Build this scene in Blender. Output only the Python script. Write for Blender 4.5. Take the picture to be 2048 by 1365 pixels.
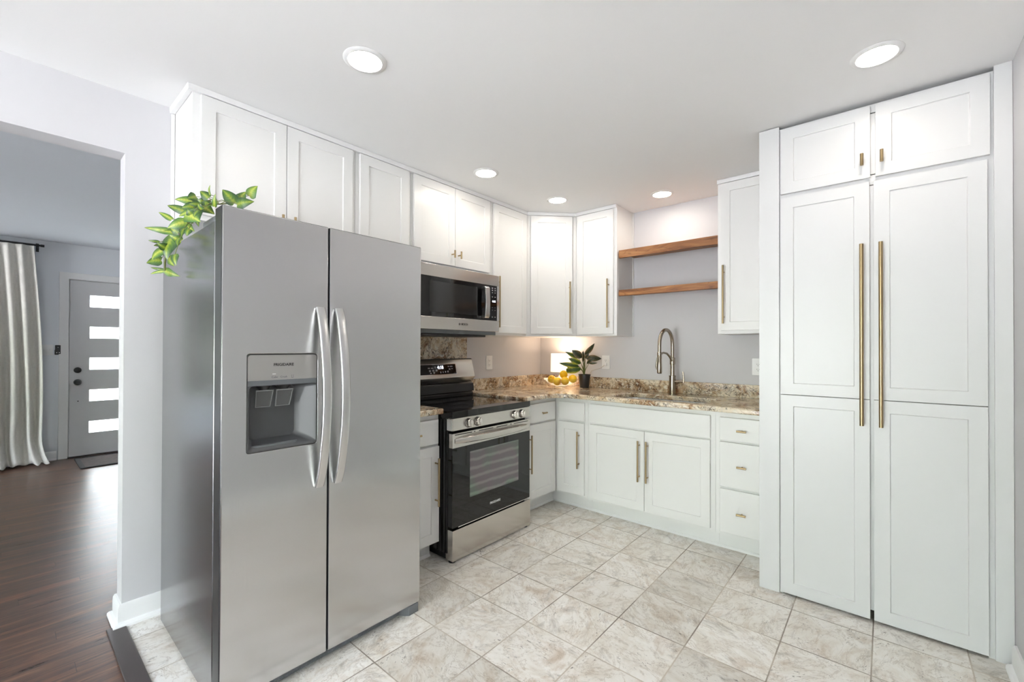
import bpy, bmesh, math, random
from mathutils import Vector as V, Matrix
random.seed(7)
PI = math.pi
for o in list(bpy.data.objects): bpy.data.objects.remove(o)
S = bpy.context.scene
C = S.collection

# ------------------------------------------------------------------ camera
YAW, PITCH, ROLL = 0.7070, 0.0062, 0.0029
EYE = V((2.6518, -3.5467, 1.273))
FPX, CYPX = 874.3, 690.5
F = V((-math.sin(YAW), math.cos(YAW), 0)); R = V((math.cos(YAW), math.sin(YAW), 0)); U = V((0, 0, 1))
F, U = F*math.cos(PITCH)+U*math.sin(PITCH), U*math.cos(PITCH)-F*math.sin(PITCH)
R, U = R*math.cos(ROLL)+U*math.sin(ROLL), U*math.cos(ROLL)-R*math.sin(ROLL)
cd = bpy.data.cameras.new('camera'); cam = bpy.data.objects.new('camera', cd); C.objects.link(cam)
cd.sensor_fit = 'HORIZONTAL'; cd.sensor_width = 36; cd.lens = FPX/2048*36
cd.shift_y = (CYPX-682.5)/2048; cd.clip_start = .02; cd.clip_end = 200
cam.matrix_world = Matrix(((R.x, U.x, -F.x, EYE.x), (R.y, U.y, -F.y, EYE.y), (R.z, U.z, -F.z, EYE.z), (0, 0, 0, 1)))
S.camera = cam
# ------------------------------------------------------------------ world, daylight portals, exposure
SKY = 18.5
LAMP = 52.0
w = bpy.data.worlds.new('sky'); S.world = w; w.use_nodes = True
nt = w.node_tree; bgn = nt.nodes['Background']
mr = nt.nodes.new('ShaderNodeMapRange'); mr.inputs[1].default_value = -1; tc = nt.nodes.new('ShaderNodeTexCoord'); sp = nt.nodes.new('ShaderNodeSeparateXYZ'); rp = nt.nodes.new('ShaderNodeValToRGB')
nt.links.new(tc.outputs['Generated'], sp.inputs[0]); nt.links.new(sp.outputs['Z'], mr.inputs[0]); nt.links.new(mr.outputs[0], rp.inputs[0]); nt.links.new(rp.outputs[0], bgn.inputs[0])
e = rp.color_ramp.elements
e[0].position = 0.0; e[0].color = (.98, 1.0, 1.03, 1)
e[1].position = .49; e[1].color = (.98, 1.0, 1.03, 1)
x = e.new(.52); x.color = (.40, .50, .33, 1)
x = e.new(.57); x.color = (.42, .52, .36, 1)
x = e.new(.62); x.color = (.86, .93, 1, 1)
x = e.new(1); x.color = (.70, .86, 1, 1)
bgn.inputs[1].default_value = SKY
S.view_settings.view_transform = 'Standard'; S.view_settings.look = 'None'
S.view_settings.exposure = 0.44; S.view_settings.gamma = 1; S.view_settings.use_curve_mapping = False

def portal(loc, rot, sx, sy):
    l = bpy.data.lights.new('daylight_portal', 'AREA'); l.shape = 'RECTANGLE'; l.size = sx; l.size_y = sy
    l.cycles.is_portal = True
    o = bpy.data.objects.new('daylight_portal', l); C.objects.link(o); o.location = loc; o.rotation_euler = rot

# ------------------------------------------------------------------ helpers
def newbm(): return bmesh.new()

def box(bm, x0, x1, y0, y1, z0, z1):
    vs = [bm.verts.new((x, y, z)) for x in (x0, x1) for y in (y0, y1) for z in (z0, z1)]
    for f in ((0, 1, 3, 2), (4, 6, 7, 5), (0, 4, 5, 1), (2, 3, 7, 6), (0, 2, 6, 4), (1, 5, 7, 3)):
        bm.faces.new([vs[i] for i in f])
    return vs

class Fr:                                   # a local frame on a cabinet face: a = across, n = outwards, z = up
    def __init__(s, o, a, n): s.o = V(o); s.a = V(a).normalized(); s.n = V(n).normalized()
    def p(s, u, w, z): return s.o + s.a*u + s.n*w + V((0, 0, z))
FX = Fr((0, 0, 0), (0, 1, 0), (1, 0, 0))      # range wall: u = y, w = x
FY = Fr((0, 0, 0), (1, 0, 0), (0, -1, 0))     # sink wall: u = x, w = -y

def fbox(bm, fr, u0, u1, w0, w1, z0, z1):
    vs = [bm.verts.new(fr.p(u, w_, z)) for u in (u0, u1) for w_ in (w0, w1) for z in (z0, z1)]
    for f in ((0, 1, 3, 2), (4, 6, 7, 5), (0, 4, 5, 1), (2, 3, 7, 6), (0, 2, 6, 4), (1, 5, 7, 3)):
        bm.faces.new([vs[i] for i in f])

def shaker(bm, fr, u0, u1, z0, z1, w0, w1, st=.057, dp=.006):
    def ring(a, b, c, d, w_): return [bm.verts.new(fr.p(*q)) for q in ((a, w_, c), (b, w_, c), (b, w_, d), (a, w_, d))]
    bk = ring(u0, u1, z0, z1, w0); of = ring(u0, u1, z0, z1, w1)
    i1 = ring(u0+st, u1-st, z0+st, z1-st, w1); i2 = ring(u0+st+.002, u1-st-.002, z0+st+.002, z1-st-.002, w1-dp)
    for k in range(4):
        j = (k+1) % 4
        bm.faces.new((of[k], of[j], i1[j], i1[k])); bm.faces.new((i1[k], i1[j], i2[j], i2[k])); bm.faces.new((bk[k], of[k], of[j], bk[j]))
    bm.faces.new(i2); bm.faces.new(bk)

def rrect(u0, u1, z0, z1, r, n=5):
    pts = []
    for cx, cz, a0 in ((u1-r, z1-r, 0), (u0+r, z1-r, 90), (u0+r, z0+r, 180), (u1-r, z0+r, 270)):
        for k in range(n+1):
            a = math.radians(a0+90*k/n); pts.append((cx+r*math.cos(a), cz+r*math.sin(a)))
    return pts

def plate(bm, fn, outer, holes, w0, w1):
    """slab with holes: 2-D loops, fn(u, v, w) -> point, between depths w0 and w1"""
    lay = []
    for w_ in (w0, w1):
        loops = []
        es = []
        for lp in [outer]+holes:
            vs = [bm.verts.new(fn(u, v, w_)) for u, v in lp]
            es += [bm.edges.new((vs[i], vs[(i+1) % len(vs)])) for i in range(len(vs))]
            loops.append(vs)
        bmesh.ops.triangle_fill(bm, use_beauty=True, use_dissolve=False, edges=es)
        lay.append(loops)
    for l0, l1 in zip(*lay):
        n = len(l0)
        for i in range(n):
            j = (i+1) % n
            bm.faces.new((l0[i], l0[j], l1[j], l1[i]))

def tube(bm, pts, rad, n=12, cap=True, flat=None):
    """round (or flat = (half width, half thickness) rounded-rectangle) tube along points"""
    pts = [V(p) for p in pts]; m = len(pts)
    rad = rad if isinstance(rad, (list, tuple)) else [rad]*m
    rings = []; nrm = None
    for i, p in enumerate(pts):
        t = (pts[min(i+1, m-1)]-pts[max(i-1, 0)]).normalized()
        if nrm is None:
            ref = V((0, 0, 1)) if abs(t.z) < .9 else V((0, 1, 0))
            nrm = (ref-t*ref.dot(t)).normalized()
        else:
            nrm = (nrm-t*nrm.dot(t)).normalized()
        b = t.cross(nrm)
        ring = []
        for k in range(n):
            a = 2*PI*k/n
            ca, sa = math.cos(a), math.sin(a)
            if flat:
                ex = 2/3.2
                q = nrm*(flat[0]*math.copysign(abs(ca)**ex, ca)) + b*(flat[1]*math.copysign(abs(sa)**ex, sa))
                q *= rad[i]
            else: q = (nrm*ca+b*sa)*rad[i]
            ring.append(bm.verts.new(p+q))
        rings.append(ring)
    for a, b in zip(rings, rings[1:]):
        for k in range(n):
            j = (k+1) % n
            bm.faces.new((a[k], a[j], b[j], b[k]))
    if cap: bm.faces.new(rings[0]); bm.faces.new(rings[-1])

def lathe(bm, c, prof, n=32, ax=(0, 0, 1)):
    """prof = [(radius, along axis)], about axis ax through c"""
    ax = V(ax).normalized(); ref = V((1, 0, 0)) if abs(ax.x) < .9 else V((0, 1, 0))
    e1 = (ref-ax*ref.dot(ax)).normalized(); e2 = ax.cross(e1); c = V(c); rings = []
    for r, h in prof:
        if r < 1e-6: rings.append([bm.verts.new(c+ax*h)])
        else: rings.append([bm.verts.new(c+ax*h+(e1*math.cos(2*PI*k/n)+e2*math.sin(2*PI*k/n))*r) for k in range(n)])
    for a, b in zip(rings, rings[1:]):
        for k in range(n):
            j = (k+1) % n
            if len(a) == 1 and len(b) == 1: continue
            if len(a) == 1: bm.faces.new((a[0], b[j], b[k]))
            elif len(b) == 1: bm.faces.new((a[k], a[j], b[0]))
            else: bm.faces.new((a[k], a[j], b[j], b[k]))

def wloc(o):
    l = V((0, 0, 0))
    while o: l = l+o.location; o = o.parent
    return l

def obj(name, bm, m, parent=None, bev=0, smooth=35, loc=None, seg=2):
    """link a world-space bmesh as one mesh object"""
    bmesh.ops.recalc_face_normals(bm, faces=bm.faces)
    base = wloc(parent) if parent else V((0, 0, 0))
    if loc is not None: org = V(loc)
    else:
        lo = V([min(v.co[i] for v in bm.verts) for i in range(3)]); hi = V([max(v.co[i] for v in bm.verts) for i in range(3)])
        org = (lo+hi)/2
        if not parent: org.z = lo.z
    for v in bm.verts: v.co -= org
    me = bpy.data.meshes.new(name); bm.to_mesh(me); bm.free()
    me.materials.append(m)
    if smooth:
        me.shade_smooth(); me.set_sharp_from_angle(angle=math.radians(smooth))
    o = bpy.data.objects.new(name, me); C.objects.link(o)
    o.location = org-base
    if parent: o.parent = parent
    if bev:
        b = o.modifiers.new('bevel', 'BEVEL'); b.width = bev; b.segments = seg; b.limit_method = 'ANGLE'; b.angle_limit = math.radians(40)
    return o

def tag(o, label, cat, group=None):
    o['label'] = label; o['category'] = cat
    if group: o['group'] = group
    return o

def thing(name, label, cat, loc, group=None):
    o = bpy.data.objects.new(name, None); C.objects.link(o); o.location = loc; o.empty_display_size = .1
    return tag(o, label, cat, group)

def struct(o): o['kind'] = 'structure'; return o

def text(name, s, size, o, a, up, m, parent, ext=.0004, bold=0, align='CENTER'):
    cu = bpy.data.curves.new(name, 'FONT'); cu.body = s; cu.size = size; cu.extrude = ext; cu.offset = bold
    cu.align_x = align; cu.align_y = 'CENTER'; cu.resolution_u = 3
    t = bpy.data.objects.new(name, cu); C.objects.link(t)
    dg = bpy.context.evaluated_depsgraph_get(); me = bpy.data.meshes.new_from_object(t.evaluated_get(dg)); bpy.data.objects.remove(t)
    a = V(a).normalized(); up = V(up).normalized(); n = a.cross(up)
    mt = Matrix(((a.x, up.x, n.x, 0), (a.y, up.y, n.y, 0), (a.z, up.z, n.z, 0), (0, 0, 0, 1)))
    me.transform(mt); me.name = name; me.materials.clear(); me.materials.append(m)
    q = bpy.data.objects.new(name, me); C.objects.link(q); q.parent = parent; q.location = V(o)-wloc(parent)
    return q

# ------------------------------------------------------------------ materials
def lin(r, g, b):
    f = lambda c: (c/255/12.92) if c/255 <= .04045 else ((c/255+.055)/1.055)**2.4
    return (f(r), f(g), f(b), 1)

class NT:
    def __init__(s, name):
        s.m = bpy.data.materials.new(name); s.m.use_nodes = True; s.t = s.m.node_tree; s.b = s.t.nodes['Principled BSDF']
        s.out = s.t.nodes['Material Output']
    def n(s, typ, **kw):
        nd = s.t.nodes.new('ShaderNode'+typ)
        for k, v in kw.items():
            if hasattr(nd, k): setattr(nd, k, v)
        return nd
    def put(s, sock, v):
        if hasattr(v, 'node'): s.t.links.new(v, sock)
        elif v is not None: sock.default_value = v
    def pos(s): return s.n('NewGeometry').outputs['Position']
    def math(s, op, a, b=None, c=None):
        nd = s.n('Math', operation=op)
        for i, v in enumerate((a, b, c)): s.put(nd.inputs[i], v)
        return nd.outputs[0]
    def vm(s, op, a, b=None):
        nd = s.n('VectorMath', operation=op); s.put(nd.inputs[0], a); s.put(nd.inputs[1], b); return nd.outputs[0]
    def noise(s, v, scale, detail=4, rough=.55, dist=0):
        nd = s.n('TexNoise'); s.put(nd.inputs['Vector'], v)
        nd.inputs['Scale'].default_value = scale; nd.inputs['Detail'].default_value = detail
        nd.inputs['Roughness'].default_value = rough; nd.inputs['Distortion'].default_value = dist
        return nd.outputs['Fac']
    def ramp(s, f, *st):
        nd = s.n('ValToRGB'); s.put(nd.inputs[0], f); e = nd.color_ramp.elements
        while len(e) > 1: e.remove(e[-1])
        for i, (p, c) in enumerate(st):
            if isinstance(c, (int, float)): c = (c, c, c, 1)
            q = e[0] if i == 0 else e.new(p)
            q.position = p; q.color = c
        return nd.outputs[0]
    def mix(s, f, a, b, mode='MIX'):
        nd = s.n('Mix', data_type='RGBA', blend_type=mode)
        s.put(nd.inputs[0], f); s.put(nd.inputs[6], a); s.put(nd.inputs[7], b); return nd.outputs[2]
    def bump(s, h, st=.1, d=.002):
        nd = s.n('Bump'); s.put(nd.inputs['Height'], h); nd.inputs['Strength'].default_value = st; nd.inputs['Distance'].default_value = d
        s.t.links.new(nd.outputs[0], s.b.inputs['Normal'])
    def set(s, **kw):
        for k, v in kw.items(): s.put(s.b.inputs[k.replace('_', ' ')], v)
        return s.m

def simple(name, col, rough=.5, metal=0, **kw):
    return NT(name).set(Base_Color=col, Roughness=rough, Metallic=metal, **kw)

def paint(name, col, rough=.5, amt=.03, scale=140):
    t = NT(name); p = t.pos(); t.bump(t.noise(p, scale, 2), amt, .002)
    v = t.noise(p, 1.3, 2); c2 = tuple(x*.97 for x in col[:3])+(1,)
    return t.set(Base_Color=t.mix(v, col, c2), Roughness=rough)

def steel(name, col, r0=.24, r1=.34, grain='h', bump=.001, aniso=.6):
    """brushed steel; grain 'v' = brushed up and down (reflections smear sideways), 'h' = brushed across"""
    t = NT(name); p = t.pos()
    v = t.noise(t.vm('MULTIPLY', p, V((420, 420, 3)) if grain == 'v' else V((5, 5, 900))), 1, 2)
    t.bump(v, bump, .001)
    if grain == 'v': tg = t.vm('CROSS_PRODUCT', V((0, 0, 1)), t.n('NewGeometry').outputs['Normal'])
    else: tg = V((0, 0, 1))
    t.put(t.b.inputs['Tangent'], tg)
    return t.set(Base_Color=col, Metallic=1.0, Roughness=t.ramp(v, (.3, r0), (.7, r1)), Anisotropic=aniso)

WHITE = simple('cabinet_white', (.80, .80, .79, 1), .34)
PWHITE = simple('cabinet_white_dimmed', (.65, .655, .655, 1), .34)  # cabinet white darkened to hold back the strong light on the pantry
CARC = simple('cabinet_carcass', (.80, .80, .79, 1), .38)
WALL = paint('wall_paint', (.595, .59, .605, 1), .6, .06)
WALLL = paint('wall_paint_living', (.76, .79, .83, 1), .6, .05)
CEILL = paint('ceiling_paint_dimmed', (.56, .59, .63, 1), .75, .08, 90)  # ceiling white with the living room's dimmer, bluish light put into the colour
CEIL = paint('ceiling_paint', (.87, .87, .87, 1), .75, .08, 90)
TRIM = simple('trim_white', (.84, .84, .84, 1), .35)
STEEL = steel('stainless', (.58, .555, .52, 1), .21, .25)
FSTEEL = steel('fridge_stainless', (.575, .575, .575, 1), .20, .24, 'v', .001, .85)
HSTEEL = simple('handle_stainless', (.66, .66, .66, 1), .26, 1)
BRASS = simple('brushed_brass', (.38, .285, .16, 1), .30, 1)
NICKEL = simple('champagne_nickel', (.38, .33, .265, 1), .27, 1)
BLACKG = simple('black_glass', (.006, .006, .007, 1), .04)
BLACKE = simple('black_enamel', (.012, .012, .014, 1), .22)
BLACKP = simple('black_plastic', (.02, .02, .022, 1), .4)
BLACKM = simple('black_metal', (.012, .012, .012, 1), .4)
GREYP = simple('grey_plastic', (.13, .14, .15, 1), .35)
DGREYP = simple('dispenser_grey', (.075, .078, .083, 1), .34)
LGREYP = simple('control_panel_grey', (.40, .39, .375, 1), .36, .6)
CHROME = simple('chrome', (.8, .8, .8, 1), .12, 1)
INK = simple('dark_lettering', (.02, .02, .02, 1), .5)
LINK = simple('light_lettering', (.6, .6, .6, 1), .5)
KEYP = simple('key_print', (.36, .36, .37, 1), .4)
PLATE = simple('outlet_white', (.82, .82, .82, 1), .3)
SLOT = simple('slot_dark', (.03, .03, .03, 1), .6)
SINKM = steel('sink_steel', (.62, .62, .61, 1), .22, .3)
def emis(name, col, st):
    t = NT(name); t.put(t.b.inputs['Emission Color'], col); t.b.inputs['Emission Strength'].default_value = st
    return t.set(Base_Color=(.8, .8, .8, 1), Roughness=.5)
LED = emis('led_diffuser', (1, .91, .80, 1), LAMP)
DIGIT = emis('display_digits', (.8, .85, 1, 1), 1.4)
SHADE = emis('lamp_shade', (1, .84, .66, 1), .8)

def pane_mat(name, tint=(1, 1, 1, 1)):
    t = NT(name); tr = t.n('BsdfTransparent'); tr.inputs[0].default_value = tint
    gl = t.n('BsdfGlossy'); gl.inputs['Roughness'].default_value = .02
    mx = t.n('MixShader'); mx.inputs[0].default_value = .08
    t.t.links.new(tr.outputs[0], mx.inputs[1]); t.t.links.new(gl.outputs[0], mx.inputs[2]); t.t.links.new(mx.outputs[0], t.out.inputs[0])
    return t.m
PANE = pane_mat('window_glass')
SCREEN = pane_mat('dimmed_glass', (.08, .085, .07, 1))  # dark tint added to cut the daylight and reflection of this window
def frost():
    t = NT('frosted_glass'); tr = t.n('BsdfTranslucent'); tr.inputs[0].default_value = (.95, .95, .95, 1)
    gl = t.n('BsdfGlossy'); gl.inputs['Roughness'].default_value = .15
    mx = t.n('MixShader'); mx.inputs[0].default_value = .06
    t.t.links.new(tr.outputs[0], mx.inputs[1]); t.t.links.new(gl.outputs[0], mx.inputs[2]); t.t.links.new(mx.outputs[0], t.out.inputs[0])
    return t.m
FROST = frost()
CLEAR = pane_mat('clear_glass', (.975, .975, .965, 1)); 
for nd in CLEAR.node_tree.nodes:
    if nd.type == 'MIX_SHADER': nd.inputs[0].default_value = .09
CLEARP = simple('clear_plastic', (.35, .36, .37, 1), .08, Alpha=.14)

def granite():
    t = NT('granite'); p = t.pos()
    pw = t.vm('ADD', p, t.vm('MULTIPLY', t.n('TexNoise').outputs['Color'], V((0, 0, 0))))
    nz = t.n('TexNoise'); t.put(nz.inputs['Vector'], p); nz.inputs['Scale'].default_value = 7; nz.inputs['Detail'].default_value = 3
    warp = t.vm('ADD', p, t.vm('MULTIPLY', nz.outputs['Color'], V((.13, .13, .13))))
    a = t.noise(warp, 9, 5, .6, .6)
    base = t.ramp(a, (.30, lin(112, 82, 62)), (.40, lin(176, 146, 114)), (.48, lin(206, 186, 156)), (.58, lin(228, 216, 194)), (.70, lin(196, 188, 174)))
    r = t.noise(t.vm('ADD', warp, V((3, 1, 2))), 13, 4, .6, 1.0)
    base = t.mix(t.ramp(r, (.56, 0), (.64, .6)), base, lin(126, 78, 54))
    vn = t.noise(t.vm('ADD', warp, V((8, 3, 5))), 20, 6, .68, 1.8)
    vein = t.ramp(t.math('ABSOLUTE', t.math('SUBTRACT', vn, .5)), (.012, 1), (.045, 0))
    gate = t.ramp(t.noise(t.vm('ADD', p, V((1, 7, 3))), 10, 3), (.44, 0), (.56, 1))
    base = t.mix(t.math('MULTIPLY', t.math('MULTIPLY', vein, gate), .9), base, lin(66, 42, 32))
    w2 = t.noise(t.vm('ADD', warp, V((2, 5, 9))), 34, 3, .6, .6)
    base = t.mix(t.ramp(w2, (.57, 0), (.66, .85)), base, lin(232, 226, 210))
    fl = t.noise(t.vm('ADD', warp, V((5, 9, 1))), 62, 3, .6, .8)
    base = t.mix(t.ramp(fl, (.60, 0), (.66, .95)), base, lin(34, 26, 24))
    return t.set(Base_Color=base, Roughness=.12)
GRAN = granite()

def tile():
    t = NT('travertine_tile'); p = t.pos()
    sc = t.vm('DIVIDE', t.vm('SUBTRACT', p, V((1.387, -1.642, 0))), V((.305, .305, 1)))
    cell = t.vm('FLOOR', sc); fr = t.vm('FRACTION', sc)
    sx = t.n('SeparateXYZ'); t.put(sx.inputs[0], fr)
    def edge(c): return t.math('MINIMUM', c, t.math('SUBTRACT', 1, c))
    d = t.math('MINIMUM', edge(sx.outputs[0]), edge(sx.outputs[1]))
    wob = t.math('MULTIPLY', t.math('SUBTRACT', t.noise(p, 60, 3), .5), .006)
    grout = t.ramp(t.math('ADD', d, wob), (.0065, 1), (.0095, 0))
    wn = t.n('TexWhiteNoise', noise_dimensions='3D'); t.put(wn.inputs['Vector'], t.vm('ADD', cell, V((.5, .5, .5))))
    rot = t.n('VectorRotate', rotation_type='Z_AXIS'); t.put(rot.inputs['Vector'], p); t.put(rot.inputs['Angle'], t.math('MULTIPLY', wn.outputs['Value'], 6.28))
    q = t.vm('ADD', rot.outputs[0], t.vm('MULTIPLY', wn.outputs['Color'], V((40, 40, 40))))
    st = t.vm('MULTIPLY', q, V((1.0, 1.6, 1)))
    a = t.noise(st, 6, 9, .72, .7)
    base = t.ramp(a, (.28, lin(206, 197, 186)), (.42, lin(228, 223, 214)), (.52, lin(238, 235, 229)), (.66, lin(244, 242, 238)), (.8, lin(232, 228, 221)))
    tan = t.noise(t.vm('ADD', st, V((9, 4, 0))), 4.5, 7, .7, .8)
    base = t.mix(t.ramp(tan, (.53, 0), (.70, .62)), base, lin(176, 150, 120))
    gr = t.noise(t.vm('ADD', st, V((2, 14, 0))), 6, 8, .74, .9)
    base = t.mix(t.ramp(gr, (.54, 0), (.68, .62)), base, lin(150, 144, 136))
    vn = t.noise(t.vm('ADD', st, V((21, 3, 0))), 6, 7, .7, 1.0)
    vein = t.ramp(t.math('ABSOLUTE', t.math('SUBTRACT', vn, .5)), (.004, 1), (.02, 0))
    base = t.mix(t.math('MULTIPLY', vein, .38), base, lin(150, 132, 112))
    pit = t.noise(t.vm('MULTIPLY', q, V((1, 1.8, 1))), 48, 3, .6, 1.0)
    pg = t.ramp(t.noise(q, 9, 2), (.45, 0), (.62, 1))
    base = t.mix(t.math('MULTIPLY', t.math('MULTIPLY', t.ramp(pit, (.62, 0), (.67, 1)), pg), .8), base, lin(104, 95, 86))
    tone = t.ramp(wn.outputs['Value'], (0, (.80, .79, .77, 1)), (.35, (.95, .94, .93, 1)), (.7, (1.02, 1.02, 1.02, 1)), (1, (.88, .86, .83, 1)))
    base = t.mix(1.0, base, tone, 'MULTIPLY')
    gcol = t.ramp(t.noise(p, 2.2, 2), (.40, lin(196, 186, 172)), (.58, lin(128, 118, 107)))
    base = t.mix(grout, base, gcol)
    t.bump(t.math('SUBTRACT', t.math('MULTIPLY', pit, -.25), grout), .35, .0015)
    return t.set(Base_Color=base, Roughness=t.ramp(grout, (0, .33), (1, .8)))
TILE = tile()

def woodfloor():
    t = NT('dark_plank_floor'); p = t.pos(); s = t.n('SeparateXYZ'); t.put(s.inputs[0], p)
    row = t.math('FLOOR', t.math('DIVIDE', s.outputs[0], .083))
    wn = t.n('TexWhiteNoise', noise_dimensions='1D'); t.put(wn.inputs['W'], row)
    yy = t.math('ADD', s.outputs[1], t.math('MULTIPLY', wn.outputs['Value'], 7))
    col = t.math('FLOOR', t.math('DIVIDE', yy, .95))
    cb = t.n('CombineXYZ'); t.put(cb.inputs[0], row); t.put(cb.inputs[1], col)
    w2 = t.n('TexWhiteNoise', noise_dimensions='2D'); t.put(w2.inputs['Vector'], cb.outputs[0])
    q = t.vm('ADD', t.vm('MULTIPLY', p, V((16, 1.3, 1))), t.vm('MULTIPLY', w2.outputs['Color'], V((30, 30, 0))))
    g = t.noise(q, 1.3, 8, .72, 1.2)
    base = t.ramp(g, (.25, lin(34, 25, 23)), (.42, lin(68, 49, 42)), (.56, lin(100, 71, 56)), (.74, lin(150, 114, 90)))
    tone = t.ramp(w2.outputs['Value'], (0, (.62, .60, .62, 1)), (.5, (.88, .84, .82, 1)), (1, (1.1, 1, .92, 1)))
    base = t.mix(1.0, base, tone, 'MULTIPLY')
    fx = t.math('FRACT', t.math('DIVIDE', s.outputs[0], .083)); ex = t.math('MINIMUM', fx, t.math('SUBTRACT', 1, fx))
    fy = t.math('FRACT', t.math('DIVIDE', yy, .95)); ey = t.math('MULTIPLY', t.math('MINIMUM', fy, t.math('SUBTRACT', 1, fy)), 11)
    seam = t.ramp(t.math('MINIMUM', ex, ey), (.008, 1), (.022, 0))
    base = t.mix(t.math('MULTIPLY', seam, .7), base, lin(26, 19, 18))
    t.bump(t.math('SUBTRACT', t.math('MULTIPLY', g, .3), seam), .2, .001)
    return t.set(Base_Color=base, Roughness=t.ramp(g, (.3, .26), (.7, .36)))
WOODF = woodfloor()

def oak(name='stained_oak', axis=0):
    t = NT(name); p = t.pos()
    sc = [14, 14, 14]; sc[axis] = 1.4
    q = t.vm('MULTIPLY', p, V(sc)); g = t.noise(q, 1.5, 6, .6, 1.6)
    rr = t.math('FRACT', t.math('MULTIPLY', t.noise(t.vm('MULTIPLY', p, V((1.6, 9, 9))), 1.4, 2, .5, .6), 14))
    base = t.ramp(g, (.3, lin(96, 56, 28)), (.5, lin(150, 98, 54)), (.7, lin(188, 136, 84)))
    base = t.mix(t.ramp(rr, (0, .5), (.18, 0)), base, lin(82, 48, 24))
    t.bump(g, .1, .001)
    return t.set(Base_Color=base, Roughness=.42)
OAK = oak()

def linen():
    t = NT('linen'); p = t.pos(); a = t.noise(t.vm('MULTIPLY', p, V((40, 400, 30))), 1, 3); b = t.noise(t.vm('MULTIPLY', p, V((30, 30, 420))), 1, 3)
    s = t.math('ADD', a, b); t.bump(s, .25, .001)
    col = t.ramp(s, (.7, lin(198, 194, 186)), (1.3, lin(216, 213, 206)))
    t.b.inputs['Sheen Weight'].default_value = .2
    return t.set(Base_Color=col, Roughness=.9)
LINEN = linen()

def fridge_side():
    t = NT('textured_fridge_side'); p = t.pos(); v = t.noise(p, 320, 2); t.bump(v, .22, .0012)
    return t.set(Base_Color=(.27, .27, .28, 1), Metallic=.95, Roughness=.2)
FSIDE = fridge_side()

def leafmat(name, mid, body, edge, rough=.42):
    t = NT(name); uv = t.n('UVMap').outputs[0]; s = t.n('SeparateXYZ'); t.put(s.inputs[0], uv)
    a = t.math('ABSOLUTE', t.math('SUBTRACT', s.outputs[0], .5))
    rib = t.math('SINE', t.math('MULTIPLY', t.math('SUBTRACT', s.outputs[1], t.math('MULTIPLY', a, .6)), 42))
    f = t.math('ADD', t.math('MULTIPLY', a, 2), t.math('MULTIPLY', t.math('SUBTRACT', t.noise(t.pos(), 60, 3), .5), .5))
    f = t.math('ADD', f, t.math('MULTIPLY', rib, .06))
    col = t.ramp(f, (.02, mid), (.35, body), (.85, edge))
    t.b.inputs['Subsurface Weight'].default_value = 0
    return t.set(Base_Color=col, Roughness=rough)
IVY = leafmat('ivy_leaf', lin(170, 176, 78), lin(112, 140, 42), lin(52, 94, 42))
IVYD = leafmat('ivy_leaf_dark', lin(132, 146, 42), lin(72, 106, 28), lin(26, 62, 28))
DRAC = leafmat('dracaena_leaf', lin(52, 74, 36), lin(62, 92, 34), lin(188, 186, 66))
DRACD = leafmat('dracaena_leaf_dark', lin(36, 44, 28), lin(58, 66, 38), lin(128, 108, 78))
STEM = simple('plant_stem', lin(96, 104, 48), .5)
SOIL = simple('soil', lin(40, 30, 24), .9)
def citrus():
    t = NT('citrus_peel'); p = t.pos(); t.bump(t.noise(p, 420, 2), .25, .001)
    return t.set(Base_Color=t.ramp(t.noise(p, 22, 2), (.35, lin(248, 190, 4)), (.65, lin(253, 212, 36))), Roughness=.35)
CITRUS = citrus()
def mat_rug():
    t = NT('door_mat_fibre'); p = t.pos(); v = t.noise(t.vm('MULTIPLY', p, V((30, 9, 9))), 3, 5); t.bump(v, .5, .004)
    return t.set(Base_Color=t.ramp(v, (.35, lin(38, 30, 28)), (.65, lin(78, 66, 60))), Roughness=.9)
RUG = mat_rug()
def oven_window():
    t = NT('oven_window'); p = t.pos(); s = t.n('SeparateXYZ'); t.put(s.inputs[0], p)
    f = t.noise(p, 3.5, 1)
    zw = t.math('ADD', s.outputs[2], t.math('MULTIPLY', t.noise(p, 7, 2), .03))
    band = t.ramp(t.math('SINE', t.math('MULTIPLY', zw, 118)), (.0, .72), (1, 1.15))
    col = t.mix(1.0, band, t.ramp(f, (.38, (.16, .20, .165, 1)), (.5, (.20, .17, .18, 1)), (.62, (.19, .19, .185, 1))), 'MULTIPLY')
    return t.set(Base_Color=col, Roughness=.06)
OVENW = oven_window()

# ------------------------------------------------------------------ room shell
H = 2.44
XR = 3.045
YB = -6.2          # wall behind the camera
XL = -4.42         # living-room front wall
bm = newbm(); box(bm, 0, XR+.1, -3.167, .1, -.05, 0); struct(obj('floor', bm, TILE, smooth=0))
bm = newbm(); box(bm, XL-.1, 0, -3.167, .1, -.05, 0); box(bm, XL-.1, XR+.1, YB-.1, -3.167, -.05, 0); struct(obj('floor', bm, WOODF, smooth=0))
DARKW = simple('dark_threshold_wood', lin(66, 58, 58), .35)
bm = newbm(); box(bm, .0, XR-.015, -3.232, -3.166, 0, .006); struct(obj('trim_1', bm, DARKW, bev=.003))
bm = newbm(); box(bm, -.06, XR+.1, YB-.1, .1, H, H+.08); struct(obj('ceiling', bm, CEIL, smooth=0))
bm = newbm(); box(bm, XL-.1, -.06, YB-.1, .1, H, H+.08); struct(obj('ceiling', bm, CEILL, smooth=0))
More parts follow.
